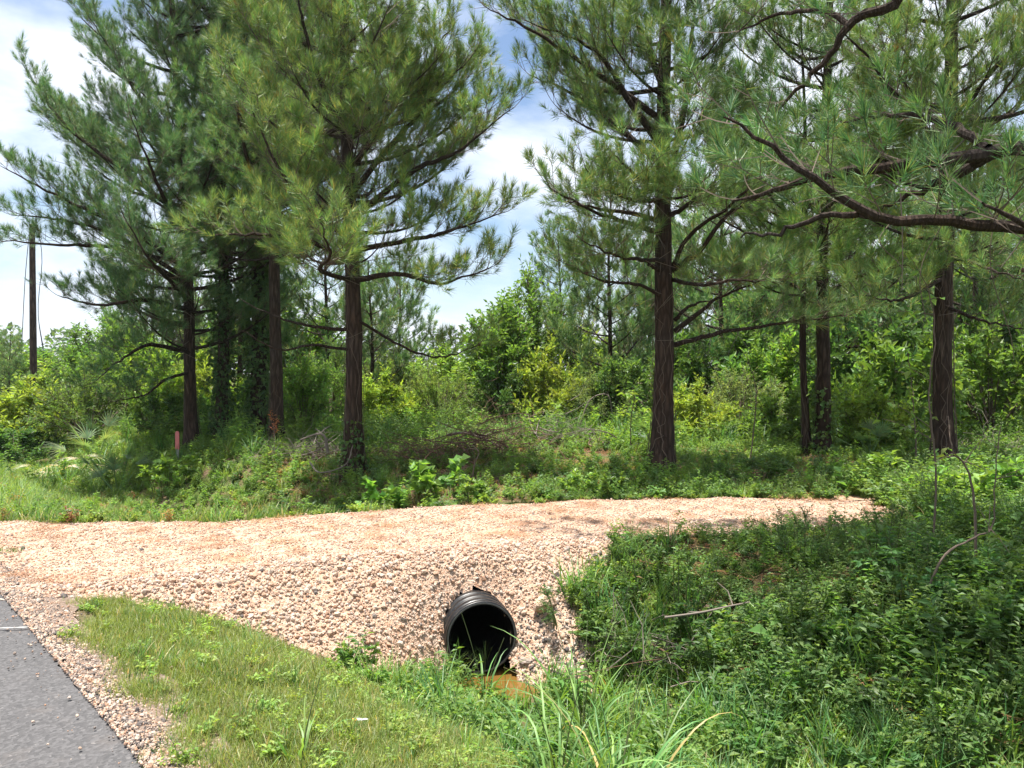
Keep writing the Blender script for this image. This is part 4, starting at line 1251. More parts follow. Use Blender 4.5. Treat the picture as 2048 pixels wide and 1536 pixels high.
# ------------------------------------------------------------------ ground cover templates
def t_grass(name, seed, n, ln, wd, rad, lean, col, dry=0.12, seg=3, droop=0.9):
    r = np.random.default_rng(seed)
    a = r.uniform(0, 6.28, n); q = rad * np.sqrt(r.random(n))
    pos = np.stack([np.cos(a) * q, np.sin(a) * q, np.zeros(n) - 0.01], 1)
    L = ln * r.uniform(0.45, 1.15, n)
    v, f = blades(pos, r.uniform(0, 6.28, n), L, wd * r.uniform(0.7, 1.2, n), np.abs(r.normal(0, lean, n)), droop * r.uniform(0.2, 1.1, n), seg)
    c = tint(r, n, col, 0.3, 0.15)
    d = r.random(n) < dry
    c[d] = tint(r, int(d.sum()), (0.26, 0.21, 0.11), 0.25)
    template(name, MB().add(v, f, rep(c, 2 * seg + 1)), 'blade')
t_grass('grassA', 401, 46, 0.15, 0.0055, 0.16, 0.55, (0.100, 0.136, 0.034), 0.16)
t_grass('grassB', 402, 40, 0.12, 0.005, 0.16, 0.75, (0.112, 0.138, 0.038), 0.24)
t_grass('grassC', 403, 34, 0.24, 0.007, 0.13, 0.30, (0.060, 0.118, 0.030), 0.10)
t_grass('grassD', 404, 24, 0.46, 0.012, 0.10, 0.28, (0.052, 0.115, 0.032), 0.05, 4, 1.3)
t_grass('grassE', 405, 26, 0.33, 0.010, 0.12, 0.30, (0.092, 0.148, 0.032), 0.08, 4, 1.2)
def t_weed(name, seed, stems, h, per, leaf, col, ratio=0.5, spread=0.5):
    r = np.random.default_rng(seed)
    a = r.uniform(0, 6.28, stems)
    e = np.stack([np.cos(a) * spread * h * r.random(stems), np.sin(a) * spread * h * r.random(stems), h * r.uniform(0.5, 1, stems)], 1)
    k = np.linspace(0, 1, 4)[None, :, None]
    st = e[:, None, :] * k + np.array([0, 0, 0.1 * h]) * k * (1 - k)
    mb = MB().add(*tubes(st, np.broadcast_to(np.linspace(0.0035, 0.0015, 4), st.shape[:2]), 3), col=np.array(col) * 1.1)
    n = stems * per
    j = rep(np.arange(stems), per)
    t = np.tile(np.linspace(0.25, 1.0, per), stems)
    p = e[j] * t[:, None] + UP * (0.1 * h * t * (1 - t))[:, None]
    an = r.uniform(0, 6.28, n)
    d = np.stack([np.cos(an), np.sin(an), r.uniform(-0.1, 0.6, n)], 1)
    ln = leaf * r.uniform(0.55, 1.2, n)
    v, f = leaves(p, d, UP + rand_dir(r, n) * 0.35, ln, ln * ratio * r.uniform(0.8, 1.2, n), 0.18, 0.2)
    mb.add(v, f, rep(tint(r, n, col, 0.25, 0.15), 4))
    template(name, mb, 'leaf')
t_weed('weedA', 411, 7, 0.22, 8, 0.055, (0.092, 0.150, 0.032))
t_weed('weedB', 412, 9, 0.34, 9, 0.075, (0.066, 0.114, 0.028), 0.42)
t_weed('weedC', 413, 12, 0.13, 7, 0.045, (0.115, 0.165, 0.034), 0.6, 1.1)
t_weed('weedD', 414, 6, 0.50, 12, 0.075, (0.082, 0.140, 0.030), 0.4)
t_weed('weedE', 415, 10, 0.26, 9, 0.065, (0.046, 0.086, 0.026), 0.5, 0.9)
t_weed('weedF', 416, 14, 0.60, 14, 0.045, (0.056, 0.096, 0.028), 0.4, 0.7)
t_weed('weedG', 418, 5, 0.30, 5, 0.13, (0.075, 0.135, 0.032), 0.7, 0.8)
t_weed('weedR', 417, 8, 0.22, 8, 0.05, (0.14, 0.085, 0.035), 0.45)
def t_straw():
    r = np.random.default_rng(420); n = 90
    a = r.uniform(0, 6.28, n); q = 0.25 * np.sqrt(r.random(n))
    pos = np.stack([np.cos(a) * q, np.sin(a) * q, r.uniform(0.004, 0.03, n)], 1)
    v, f = blades(pos, r.uniform(0, 6.28, n), r.uniform(0.08, 0.2, n), np.full(n, 0.005), np.full(n, 1.5), r.uniform(-0.1, 0.2, n), 2)
    template('straw', MB().add(v, f, rep(tint(r, n, (0.22, 0.125, 0.07), 0.35), 5)), 'blade')
    pos[:, 2] *= 2; n2 = 40
    v, f = leaves(pos[:n2], rand_dir(r, n2) * [1, 1, 0.25], UP + rand_dir(r, n2) * 0.5, r.uniform(0.03, 0.07, n2), r.uniform(0.02, 0.035, n2))
    template('litter', MB().add(v, f, rep(tint(r, n2, (0.12, 0.075, 0.048), 0.4), 4)), 'blade')
t_straw()

def spread(name, temps, n, x0, x1, y0, y1, dens, weights, smin, smax, seed, tilt=0.15, sfun=None, **props):
    """dens(x,y) in 0..1; weights(x,y) -> (n,len(temps))"""
    r = np.random.default_rng(seed)
    x = r.uniform(x0, x1, n); y = y0 + (y1 - y0) * r.random(n) ** 1.0
    k = (r.random(n) < dens(x, y)) & (np.abs(x) < 0.70 * y + 1.2)
    x, y = x[k], y[k]
    W = np.clip(weights(x, y), 0, None); W = np.cumsum(W / W.sum(1, keepdims=True), 1)
    idx = (r.random((len(x), 1)) > W).sum(1).clip(0, len(temps) - 1)
    rot = np.stack([r.normal(0, tilt, len(x)), r.normal(0, tilt, len(x)), r.uniform(0, 6.28, len(x))], 1)
    s = r.uniform(smin, smax, len(x))
    if sfun is not None:
        s = s * sfun(x, y)
    return scatter(name, temps, np.stack([x, y, terrain(x, y)], 1), rot, s, idx, None, **props)

def veg(x, y, margin=0.0):
    """1 off the road and the gravel"""
    u, v = road_uv(x, y)
    g = gravel_mask(x, y) | gravel_mask(x, y + 0.06 + margin) & gravel_mask(x, y - 0.06 - margin)
    bowl = ((x + 0.10) / 0.42) ** 2 + ((y - 6.18) / 0.40) ** 2 < 1
    red = ((x - 4.1) / 0.8) ** 2 + ((y - 10.1) / 0.28) ** 2 < 1
    edge = 0.14 + 0.08 * np.sin(u * 2.3) + 0.07 * np.sin(u * 6.1) + 0.35 * sstep(0.8, 2.8, u) * (u < 3.2)
    return (~g & ~bowl & ~red & (v > edge)).astype(float)
def verge(x, y):      # mown roadside grass
    u, v = road_uv(x, y)
    return 1 - sstep(2.2, 3.0, v + 0.25 * wob(x, y, 2.0))
def patch(x, y, s, o):
    return 0.5 + 0.5 * wob(x, y, s, o)
COLN = lambda *a: np.stack(np.broadcast_arrays(*a), 1)
# near grass verge
spread('verge_grass', ['grassA', 'grassB', 'grassC', 'weedC'], 42000, -6, 3, 1.2, 7.2, lambda x, y: veg(x, y) * verge(x, y) * (0.62 + 0.38 * (patch(x, y, 2.4, 3) > 0.42)),
       lambda x, y: COLN(0.5 + 0 * x, 0.45 + 0 * x, 0.04 + 0.4 * sstep(1.3, 2.4, road_uv(x, y)[1]), 0.03 + 0.12 * sstep(0.8, 2.0, road_uv(x, y)[1])), 0.32, 0.68, 501, kind='stuff', label='short mown grass between the road and the ditch', category='grass')
# ditch grass, weeds
def ditch(x, y):
    u, v = road_uv(x, y)
    return sstep(1.5, 2.6, v) * (1 - sstep(4.0, 5.2, v + 0.4 * wob(x, y, 1.3)))
spread('ditch_grass', ['grassC', 'grassD', 'grassE', 'weedA', 'weedC', 'weedB'], 9000, -2.5, 5, 1.5, 7.6, lambda x, y: veg(x, y) * ditch(x, y) * 0.75,
       lambda x, y: COLN(0.30 + 0 * x, 0.13 + 0 * x, 0.25 + 0 * x, 0.25 + 0 * x, 0.25 + 0 * x, 0.12 + 0 * x), 0.55, 1.1, 502, kind='stuff', label='rank grass and weeds growing along the ditch', category='grass')
# right bank undergrowth
def bank(x, y):
    u, v = road_uv(x, y)
    return sstep(3.6, 4.6, v + 0.3 * wob(x, y, 1.7)) * (y < 10.5) * (x > 0.3)
spread('bank_undergrowth', ['weedB', 'weedE', 'weedF', 'weedD', 'weedA', 'weedC', 'weedG', 'grassE'], 13000, 0.3, 8.5, 2.5, 10.6, lambda x, y: veg(x, y) * bank(x, y) * np.maximum(0.35 + 0.65 * (patch(x, y, 1.6, 5) > 0.35), 1.0 * (y > 5.8) * (x < 4)),
       lambda x, y: COLN(0.28 + 0 * x, 0.28 + 0 * x, 0.20 * patch(x, y, 1.2, 2), 0.08 + 0 * x, 0.18 + 0 * x, 0.25 + 0.25 * sstep(7.5, 9, y), 0.10 * patch(x, y, 1.9, 4), 0.10 + 0 * x), 0.5, 1.25, 503, sfun=lambda x, y: 1 - 0.5 * sstep(5.6, 6.6, y) * (1 - sstep(3.4, 4.6, x)), kind='stuff', label='shaded leafy undergrowth on the bank right of the ditch', category='undergrowth')
spread('pine_straw', ['straw', 'litter'], 7000, -7, 9, 2.5, 17, lambda x, y: veg(x, y) * np.where(y < 10, 0.5 * bank(x, y) + 0.25 * (x > 0) * (y < 4.5), 0.5 * (x > -5)),
       lambda x, y: COLN(0.7 + 0 * x, 0.3 + 0 * x), 0.7, 1.3, 504, 0.05, kind='stuff', label='brown pine straw and leaf litter under the trees', category='litter')
_r = np.random.default_rng(509)
_x, _y = pts_on(230, -5, 4.6, 5.8, 10.0, lambda x, y: gravel_mask(x, y) & (y > near_y(x) + 0.05), _r)
scatter('drive_straw', ['straw'], np.stack([_x, _y, terrain(_x, _y) + 0.022], 1), np.stack([0 * _x, 0 * _x, _r.uniform(0, 6.28, len(_x))], 1), _r.uniform(0.35, 0.75, len(_x)), np.zeros(len(_x)), drive, kind='stuff')
# far side of the drive: under the pines
def woodfloor(x, y):
    return sstep(-7.5, -5.0, x + 0.35 * (y - 12)) * (y > far_y(x) + 0.15)
spread('woodland_undergrowth', ['weedB', 'weedE', 'weedA', 'weedD', 'weedC', 'grassE', 'weedR'], 16000, -12, 16, 8.5, 19.5, lambda x, y: veg(x, y) * woodfloor(x, y) * (0.25 + 0.6 * (patch(x, y, 1.1, 8) > 0.4)),
       lambda x, y: COLN(0.30 + 0 * x, 0.26 + 0 * x, 0.25 + 0 * x, 0.12 + 0 * x, 0.2 + 0 * x, 0.15 + 0 * x, 0.03 + 0 * x), 0.5, 0.95, 505, kind='stuff', label='low leafy undergrowth under the pines behind the driveway', category='undergrowth')
# left verge beyond the drive
spread('lawn_grass', ['grassA', 'grassC', 'grassE', 'weedC', 'grassB', 'weedR'], 46000, -21, -1.5, 8.2, 30, lambda x, y: veg(x, y) * (1 - 0.85 * woodfloor(x, y)),
       lambda x, y: COLN(0.30 + 0 * x, 0.3 + 0 * x, 0.10 + 0 * x, 0.2 + 0 * x, 0.2 + 0 * x, 0.01 + 0.05 * (y < 11) * (x > -6.5)), 0.6, 1.1, 506, kind='stuff', label='rough roadside grass left of the pines', category='grass')
# scrub field
spread('field_weeds', ['grassE', 'weedD', 'weedF', 'weedA', 'grassD', 'weedC'], 21000, -30, 26, 15.2, 42, lambda x, y: 0.85 * np.maximum(sstep(-12, -8, x + 0.2 * (y - 18)) * sstep(15.2, 16.5, y), (y > 27) * 1.0),
       lambda x, y: COLN(0.35 + 0 * x, 0.3 + 0 * x, 0.12 + 0 * x, 0.22 + 0 * x, 0.25 + 0 * x, 0.2 + 0 * x), 0.9, 1.7, 507, kind='stuff', label='sunlit tall weeds of the open scrub field behind the pines', category='weeds')

# ------------------------------------------------------------------ foreground plants, blade by blade
def ribbon(path, width, up, col, taper=1.5, fold=0.18):
    """one long leaf: a folded strip along path"""
    path = np.asarray(path); n = len(path)
    t = unit(np.gradient(path, axis=0))
    s = unit(np.cross(t, up)); nn = np.cross(s, t)
    k = np.linspace(0, 1, n)
    w = width * np.minimum(1, 0.45 + k * 3) * (1 - k ** taper) * 0.5 + 0.0004
    v = np.stack([path + s * w[:, None] + nn * (w * fold)[:, None], path, path - s * w[:, None] + nn * (w * fold)[:, None]], 1).reshape(-1, 3)
    i = np.arange(n - 1)[:, None] * 3
    f = np.concatenate([i + [0, 1, 4, 3], i + [1, 2, 5, 4]])
    return v, f, col
def tall_grass(label, px, d, n, ln, wd, seed, spreadr=0.08, stems=0, dy=0.0):
    rng = np.random.default_rng(seed)
    p = gpt(px, d)
    t = thing('tall_grass', label, 'grass clump', p, 'tall grass clumps by the ditch')
    for k in range(n):
        a = rng.uniform(0, 6.28); h = np.array([math.cos(a), math.sin(a), 0])
        L = ln * rng.uniform(0.55, 1.15); le = rng.uniform(0.05, 0.7); dr = rng.uniform(0.9, 2.7)
        q = np.array([math.cos(a), math.sin(a), 0]) * spreadr * rng.random() + [0, 0, -0.02]
        pts = [q.copy()]
        for j in range(9):
            g = le + dr * ((j + 0.5) / 9) ** 1.6
            q = q + (h * math.sin(g) + UP * math.cos(g)) * L / 9 + rng.normal(0, 0.004, 3)
            pts.append(q.copy())
        c = tint(rng, 1, (0.080, 0.150, 0.040) if rng.random() > 0.06 else (0.26, 0.21, 0.09), 0.25)[0]
        v, f, c = ribbon(pts, wd * rng.uniform(0.7, 1.2), np.cross(h, [0, 0, 1.0]) * 0 + UP + h * 0.01 + rng.normal(0, 0.25, 3), c)
        MB().add(v, f, c).build('blade', 'blade', t, True)
    for k in range(stems):
        a = rng.uniform(0, 6.28); h = np.array([math.cos(a), math.sin(a), 0]) * rng.uniform(0.1, 0.45)
        L = ln * rng.uniform(0.8, 1.15)
        kk = np.linspace(0, 1, 8)[:, None]
        pth = h * L * kk ** 1.4 + UP * L * kk * 0.95
        MB().add(*tube1(pth, np.linspace(0.004, 0.0018, 8), 5)).build('stem', 'green_stem', t)
tall_grass('largest clump of tall arching grass, bottom of the picture right of centre', 1235, 3.85, 64, 0.80, 0.016, 601, 0.26, 5)
tall_grass('tall grass leaning left beside the largest clump at the bottom', 1120, 3.75, 34, 0.62, 0.014, 611, 0.22, 2)
tall_grass('arching tall grass just right of the culvert mouth', 1165, 5.15, 30, 0.95, 0.020, 602, 0.16, 4)
tall_grass('slim grass stalks standing in front of the culvert mouth', 968, 5.8, 9, 0.62, 0.02, 603, 0.05, 3)
tall_grass('tall grass at the bottom edge right of the largest clump', 1400, 3.3, 40, 0.55, 0.015, 604, 0.14, 2)
tall_grass('tuft of taller grass in the mown verge near the bottom edge', 600, 3.35, 13, 0.36, 0.011, 605, 0.06, 1)
tall_grass('grass clump left of the culvert at the foot of the gravel slope', 800, 5.95, 16, 0.32, 0.012, 606, 0.12)
tall_grass('small grass clump on the verge beside the gravel edge', 500, 5.6, 14, 0.28, 0.011, 607, 0.10)
tall_grass('grass clump on the far ditch side under the leafy bank', 1330, 4.9, 24, 0.55, 0.015, 608, 0.14, 1)
tall_grass('lone grass clump among the shaded weeds at the lower right', 1710, 4.0, 16, 0.34, 0.013, 609, 0.08)
tall_grass('bright grass blades at the right end of the driveway', 1860, 7.9, 14, 0.45, 0.016, 610, 0.10)
# the little tuft on the drive at the left edge
rng = np.random.default_rng(620)
p = gpt(14, 7.0)
n = 90
a = rng.uniform(0, 6.28, n); q = 0.13 * np.sqrt(rng.random(n))
v, f = blades(np.stack([np.cos(a) * q, np.sin(a) * q * 0.6, np.zeros(n)], 1), rng.uniform(0, 6.28, n), rng.uniform(0.03, 0.07, n), np.full(n, 0.005), np.abs(rng.normal(0, 0.5, n)), rng.uniform(0, 1, n))
MB().add(v, f, rep(tint(rng, n, (0.06, 0.12, 0.03)), 7)).build('grass_tuft', 'blade', None, loc=p, label='small green tuft growing in the gravel at the left edge', category='grass tuft')

# leafy plants on and around the banks
PL = {}
def plant_kind(key, seed, w, h, n_stem, n_twig, per, leaf, col, ratio):
    sm, lm = shrub_parts(seed, w, h, n_stem, n_twig, per, leaf, col, 'mass', ratio=ratio, low=0.15)
    PL[key] = (sm.mesh('stems', 'green_stem'), lm.mesh('foliage', 'leaf'))
plant_kind('broad', 631, 0.32, 0.42, 12, 60, 6, 0.085, (0.075, 0.14, 0.032), 0.6)
plant_kind('vine', 632, 0.42, 0.40, 18, 140, 7, 0.055, (0.050, 0.094, 0.028), 0.5)
plant_kind('fern', 633, 0.40, 0.55, 16, 150, 9, 0.034, (0.058, 0.100, 0.030), 0.4)
plant_kind('lobed', 634, 0.30, 0.38, 9, 44, 5, 0.11, (0.085, 0.15, 0.032), 0.8)
plant_kind('dusk', 635, 0.40, 0.36, 16, 130, 7, 0.06, (0.045, 0.084, 0.026), 0.45)
def plant(kind, px, d, sc, label, group='leafy plants on the banks', sq=1.0):
    p = gpt(px, d)
    t = thing('leafy_plant', label, 'plant', p - [0, 0, 0.02], group, (px * 0.7 + d * 3) % 6.28, (sc, sc, sc * sq))
    link('stems', PL[kind][0], t, kind='stuff'); link('foliage', PL[kind][1], t, kind='stuff')
    return t
plant('lobed', 745, 10.6, 1.3, 'bright broad-leaved plant in front of the vine-hung pine')
plant('lobed', 885, 10.6, 1.25, 'light green leafy plant left of centre along the gravel edge')
plant('broad', 945, 10.0, 0.9, 'low yellow-green plant on the gravel edge near the middle')
plant('broad', 1155, 10.3, 0.8, 'small yellow-green plant at the gravel edge left of the stout pine')
plant('broad', 1225, 10.2, 0.8, 'low leafy plant on the gravel edge just left of the stout pine')
plant('broad', 335, 15.5, 1.6, 'light leafy plant in the shade below the red marker post')
plant('fern', 1150, 6.6, 0.8, 'ferny weed with pale tips right of the white rock', sq=0.8)
plant('vine', 1250, 6.4, 1.0, 'low creeping weed where the gravel meets the leafy bank', sq=0.6)
plant('fern', 1355, 6.7, 1.2, 'upright feathery weed poking above the left end of the leafy bank', sq=1.0)
plant('dusk', 1450, 6.2, 1.2, 'broad dark weed in the shade of the left bank end', sq=0.8)
plant('fern', 1600, 6.9, 0.85, 'feathery dark shrublet in front of the gravel at right', sq=1.0)
plant('fern', 1760, 6.8, 1.05, 'tallest feathery shrublet before the driveway end', sq=0.9)
plant('broad', 1650, 5.7, 0.9, 'sun-flecked leafy plant in the middle of the dark bank', sq=0.8)
plant('vine', 1850, 6.0, 1.3, 'mid bank tangle of dark leaves under the thin saplings', sq=0.8)
plant('dusk', 1980, 5.2, 1.2, 'dark leafy weed at the right edge of the bank', sq=0.9)
plant('lobed', 1960, 8.4, 1.2, 'sunlit yellow-green plant at the right end of the driveway')
plant('broad', 2030, 8.9, 1.3, 'sunlit bushy plant at the right edge behind the bank')
plant('broad', 1890, 9.0, 1.1, 'sunlit low plant left of the right-edge bush')
plant('vine', 1570, 4.9, 1.0, 'creeping dark weed low on the shaded bank', sq=0.6)
plant('dusk', 1800, 4.6, 1.0, 'dark weed low at right near the pine straw', sq=0.7)
plant('broad', 700, 5.75, 0.55, 'small trifoliate weed among grass left of the culvert')
plant('broad', 1100, 4.55, 0.55, 'small bright weed in the ditch grass below the culvert')
plant('lobed', 1480, 4.3, 0.45, 'low bright-leaved weed in ditch grass right of the tall clump')
plant('vine', 640, 11.2, 1.5, 'shaded weed left of the vine-hung pine foot', sq=0.7)
plant('vine', 1500, 11.6, 1.4, 'weed mound right of the stout pine foot', sq=0.7)
plant('broad', 1760, 11.0, 1.4, 'leafy weed between the stout pine and the flaky-barked pine', sq=0.8)
plant('vine', 1960, 10.9, 1.6, 'leafy mound at the right foot of the flaky-barked pine', sq=0.8)

# thin saplings in front of the flaky-barked pine
def sapling(label, pts, r, seed, n_leaf, leaf, t0=0.35, col=(0.085, 0.13, 0.030), twigs=6):
    rng = np.random.default_rng(seed)
    pth = smooth_path(pts, 26); b = pth[0].copy()
    t = thing('sapling', label, 'sapling', b, 'thin saplings on the right bank')
    pth = pth - b + rng.normal(0, 0.006, pth.shape) * np.linspace(0, 1, 26)[:, None]
    MB().add(*tube1(pth, np.linspace(r, r * 0.35, 26), 6)).build('stem', 'twig', t)
    tw = []
    for k in range(twigs):
        q = pth[rng.integers(int(26 * t0), 26)]
        d = unit(rand_dir(rng, 1)[0] + UP * 0.3); L = rng.uniform(0.15, 0.45)
        kk = np.linspace(0, 1, 5)[:, None]
        w = q + d * L * kk - UP * 0.15 * L * kk ** 2
        tw.append(w)
        MB().add(*tube1(w, np.linspace(r * 0.4, r * 0.15, 5), 4)).build('twig', 'twig', t)
    lv, lf = leaves(np.zeros((1, 3)), np.array([[1.0, 0, 0]]), np.array([[0, 0, 1.0]]), [leaf], [leaf * 0.5])
    me = [MB().add(lv, lf, tint(rng, 1, col, 0.2)[0]).mesh('leaf', 'leaf') for _ in range(3)]
    for k in range(n_leaf):
        w = tw[rng.integers(0, len(tw))]
        q = w[rng.integers(1, 5)] + rng.normal(0, 0.01, 3)
        o = link('leaf', me[k % 3], t, q)
        o.rotation_euler = (rng.normal(0, 0.5), rng.uniform(-0.1, 0.7), rng.uniform(0, 6.28)); s = rng.uniform(0.6, 1.2); o.scale = (s, s, s)
sapling('thin sapling with yellow-green leaves before the flaky-barked pine', [gpt(1865, 6.4), P(1872, 950, 6.4), P(1858, 800, 6.4), P(1870, 650, 6.4), P(1850, 560, 6.4)], 0.010, 651, 46, 0.10, 0.35)
sapling('forked crooked sapling right of the yellow-leaved one', [gpt(1955, 6.0), P(1950, 1020, 6.0), P(1935, 940, 6.0), P(1905, 900, 6.0), P(1900, 840, 6.0)], 0.012, 652, 16, 0.08, 0.5)
sapling('bent bare sapling leaning right across the bank', [P(1855, 1180, 5.6), P(1890, 1110, 5.6), P(1950, 1075, 5.7), P(1985, 1050, 5.8), P(1990, 960, 5.8), P(2000, 850, 5.8)], 0.010, 653, 10, 0.07, 0.5)
sapling('slim straight sapling left of the pine pair trunks', [gpt(1500, 13.5), P(1505, 880, 13.5), P(1512, 780, 13.5), P(1490, 700, 13.5)], 0.016, 654, 30, 0.12, 0.3)
sapling('slim sapling between the pine pair and the flaky-barked pine', [gpt(1830, 12.0), P(1832, 900, 12), P(1826, 800, 12), P(1815, 700, 12.0)], 0.014, 655, 34, 0.12, 0.3)
sapling('leafy young shoot standing right of the stout pine foot', [gpt(1262, 15.5), P(1262, 840, 15.5), P(1268, 800, 15.5), P(1266, 775, 15.5)], 0.014, 656, 40, 0.15, 0.5)

# vines hanging from the near limb
rng = np.random.default_rng(660)
for k, (x0, x1, ytop, ybot, lab) in enumerate([(1900, 1840, 330, 640, 'curled bare vine hanging left of the flaky-barked trunk'), (1985, 2010, 300, 720, 'long bare vine hanging near the right edge'), (1770, 1790, 435, 560, 'short bare vine hanging from the lower near limb')]):
    n = 20
    kk = np.linspace(0, 1, n)
    pts = np.array([P(x0 + (x1 - x0) * t + 18 * math.sin(t * 7 + k), ytop + (ybot - ytop) * t, 5.0) for t in kk])
    MB().add(*tube1(pts - pts[0], np.linspace(0.004, 0.002, n), 5)).build('hanging_vine', 'twig', None, loc=pts[0], label=lab, category='vine', group='bare hanging vines')

# ------------------------------------------------------------------ palmettos and the heap of cut fronds
def frond(parent, base, tip, fan, n, rng, mat='leaf', col=(0.060, 0.105, 0.045), droop=0.25, open_=1.15):
    base = np.asarray(base, float); tip = np.asarray(tip, float)
    d = unit(tip - base)
    k = np.linspace(0, 1, 5)[:, None]
    mb = MB()
    mb.add(*tube1(base + (tip - base) * k, np.linspace(0.011, 0.006, 5), 5), col=np.array(col) * 1.2)
    s = unit(np.cross(d, UP + rng.normal(0, 0.2, 3))); nn = np.cross(s, d)
    for a in np.linspace(-open_, open_, n):
        q = unit(d * math.cos(a) + s * math.sin(a))
        L = fan * (1 - 0.25 * abs(a) / open_) * rng.uniform(0.88, 1.08)
        kk = np.linspace(0, 1, 5)[:, None]
        pth = tip + q * L * kk - UP * droop * L * kk ** 2.2
        v, f, c = ribbon(pth, 0.032, nn, tint(rng, 1, col, 0.2)[0], 1.3, 0.3)
        mb.add(v, f, c)
    return mb.build('frond', mat, parent)
def palmetto(label, px, d, n, h, seed, col=(0.060, 0.105, 0.045)):
    rng = np.random.default_rng(seed)
    t = thing('palmetto', label, 'palmetto', gpt(px, d), 'palmettos by the pines')
    for k in range(n):
        a = k * 6.28 / n + rng.uniform(-0.3, 0.3); e = rng.uniform(0.55, 1.35)
        q = np.array([math.cos(a) * math.cos(e), math.sin(a) * math.cos(e), math.sin(e)])
        frond(t, [0, 0, 0], q * h * rng.uniform(0.55, 0.9), h * 0.55, 13, rng, col=col)
palmetto('fan-leaved palmetto standing in the grass left of the red marker', 235, 16.2, 9, 1.0, 671)
palmetto('palmetto behind the heap of cut fronds', 190, 19.5, 9, 1.25, 672, (0.085, 0.125, 0.060))
palmetto('low palmetto peeping out right behind the stout pine foot', 1312, 15.5, 6, 0.8, 673)
palmetto('small palmetto under the dark shrubs between the right pines', 1740, 14.8, 6, 0.7, 674)
rng = np.random.default_rng(675)
hp = thing('frond_heap', 'heap of cut pale palm fronds lying on the grass at left', 'plant heap', gpt(140, 18.5))
for k in range(17):
    a = rng.uniform(0, 6.28)
    b0 = np.array([rng.uniform(-0.9, 0.9), rng.uniform(-0.4, 0.4), rng.uniform(0.05, 0.45)])
    frond(hp, b0, b0 + np.array([math.cos(a) * 0.6, math.sin(a) * 0.5, rng.uniform(-0.1, 0.3)]), 0.6, 10, rng, col=(0.17, 0.19, 0.10) if k % 3 else (0.30, 0.26, 0.19), droop=0.5)

# ------------------------------------------------------------------ brush piles, dead wood
def brush(label, px, d, w, h, n, seed, name='brush_pile', mat='dead_twig', thick=0.012):
    rng = np.random.default_rng(seed)
    t = thing(name, label, 'brush pile', gpt(px, d), 'brush piles behind the driveway')
    for k in range(n):
        p = np.array([rng.normal(0, w * 0.42), rng.normal(0, w * 0.25), 0]); p[2] = abs(rng.normal(0, h * 0.35)) * math.exp(-(p[0] / w) ** 2)
        q = rand_dir(rng, 1)[0] * [1, 1, 0.4] + UP * 0.12; L = rng.uniform(0.5, 1.6)
        kk = np.linspace(0, 1, 7)[:, None]
        b = rng.normal(0, 0.12, 3)
        pth = p + q * L * (kk - 0.3) + b * L * kk * (1 - kk) * 3
        pth[:, 2] = np.maximum(pth[:, 2], 0.02)
        MB().add(*tube1(pth, np.linspace(thick, thick * 0.3, 7) * rng.uniform(0.5, 1.3), 5)).build('stick', mat if k % 4 else 'red_twig', t)
    m = n * 9
    p0 = np.stack([rng.normal(0, w * 0.45, m), rng.normal(0, w * 0.25, m), np.abs(rng.normal(0, h * 0.4, m))], 1)
    p0[:, 2] *= np.exp(-(p0[:, 0] / w) ** 2)
    dd = unit(rng.normal(size=(m, 3)) * [1, 1, 0.6] + [0, 0, 0.2])
    L = rng.uniform(0.15, 0.6, m)[:, None]
    pts = np.stack([p0, p0 + dd * L * 0.5 + rng.normal(0, 0.03, (m, 3)), p0 + dd * L], 1)
    MB().add(*tubes(pts, np.tile([0.005, 0.0035, 0.002], (m, 1)), 3)).build('twigs', mat, t, kind='stuff')
brush('dense brown brush pile of dead branches in the middle behind the driveway', 970, 14.4, 1.2, 1.15, 60, 701, mat='red_twig')
brush('greyish brush pile of dead twigs right of the brown one', 1120, 16.0, 1.4, 0.8, 24, 702)
brush('low scatter of dead branches beside the vine-hung pine', 830, 13.6, 1.3, 0.6, 28, 703, mat='red_twig')
brush('brush pile of pale twigs left of the vine-hung pine foot', 620, 14.6, 0.9, 0.5, 24, 704)
brush('low dead brush in the field left of the flaky-barked pine', 1760, 16.8, 1.2, 0.4, 18, 705)
brush('dead twigs piled at the right edge behind the sunlit grass', 2010, 15.0, 1.4, 0.5, 22, 706)
brush('thin dead twigs fanning over the left end of the leafy bank', 1290, 6.25, 0.55, 0.22, 14, 707, thick=0.006)
def stick(label, pts, r, mat='dead_twig', name='fallen_branch', seed=1):
    pth = smooth_path(pts, 18); b = pth[0].copy()
    rng = np.random.default_rng(seed)
    t = thing(name, label, 'branch', b, 'fallen branches')
    pth = pth - b
    MB().add(*tube1(pth, np.linspace(r, r * 0.45, 18), 7)).build('stem', mat, t)
    for k in range(3):
        q = pth[rng.integers(5, 16)]; d = unit(rand_dir(rng, 1)[0] + UP * 0.4)
        MB().add(*tube1(np.array([q, q + d * 0.12, q + d * 0.22 + rng.normal(0, 0.03, 3)]), [r * 0.5, r * 0.35, r * 0.2], 5)).build('side_twig', mat, t)
stick('pale broken branch bent over left of the vine-hung pine', [P(655, 905, 13.6), P(650, 875, 13.6), P(635, 868, 13.6), P(600, 880, 13.7)], 0.03, seed=1)
stick('curved pale vine stem lying at the foot of the vine-hung pine', [P(620, 925, 12.6), P(640, 945, 12.2), P(690, 930, 12.2), P(706, 890, 12.4)], 0.014, seed=2)
stick('dark leafless branch standing up from the ground near the gravel edge', [P(945, 955, 11.2), P(950, 925, 11.2), P(958, 905, 11.2), P(945, 890, 11.2)], 0.012, 'twig', seed=3)
stick('pale thin branch lying on the shaded bank', [P(1330, 1235, 5.7), P(1400, 1225, 5.6), P(1460, 1212, 5.6), P(1500, 1204, 5.6)], 0.009, seed=4)
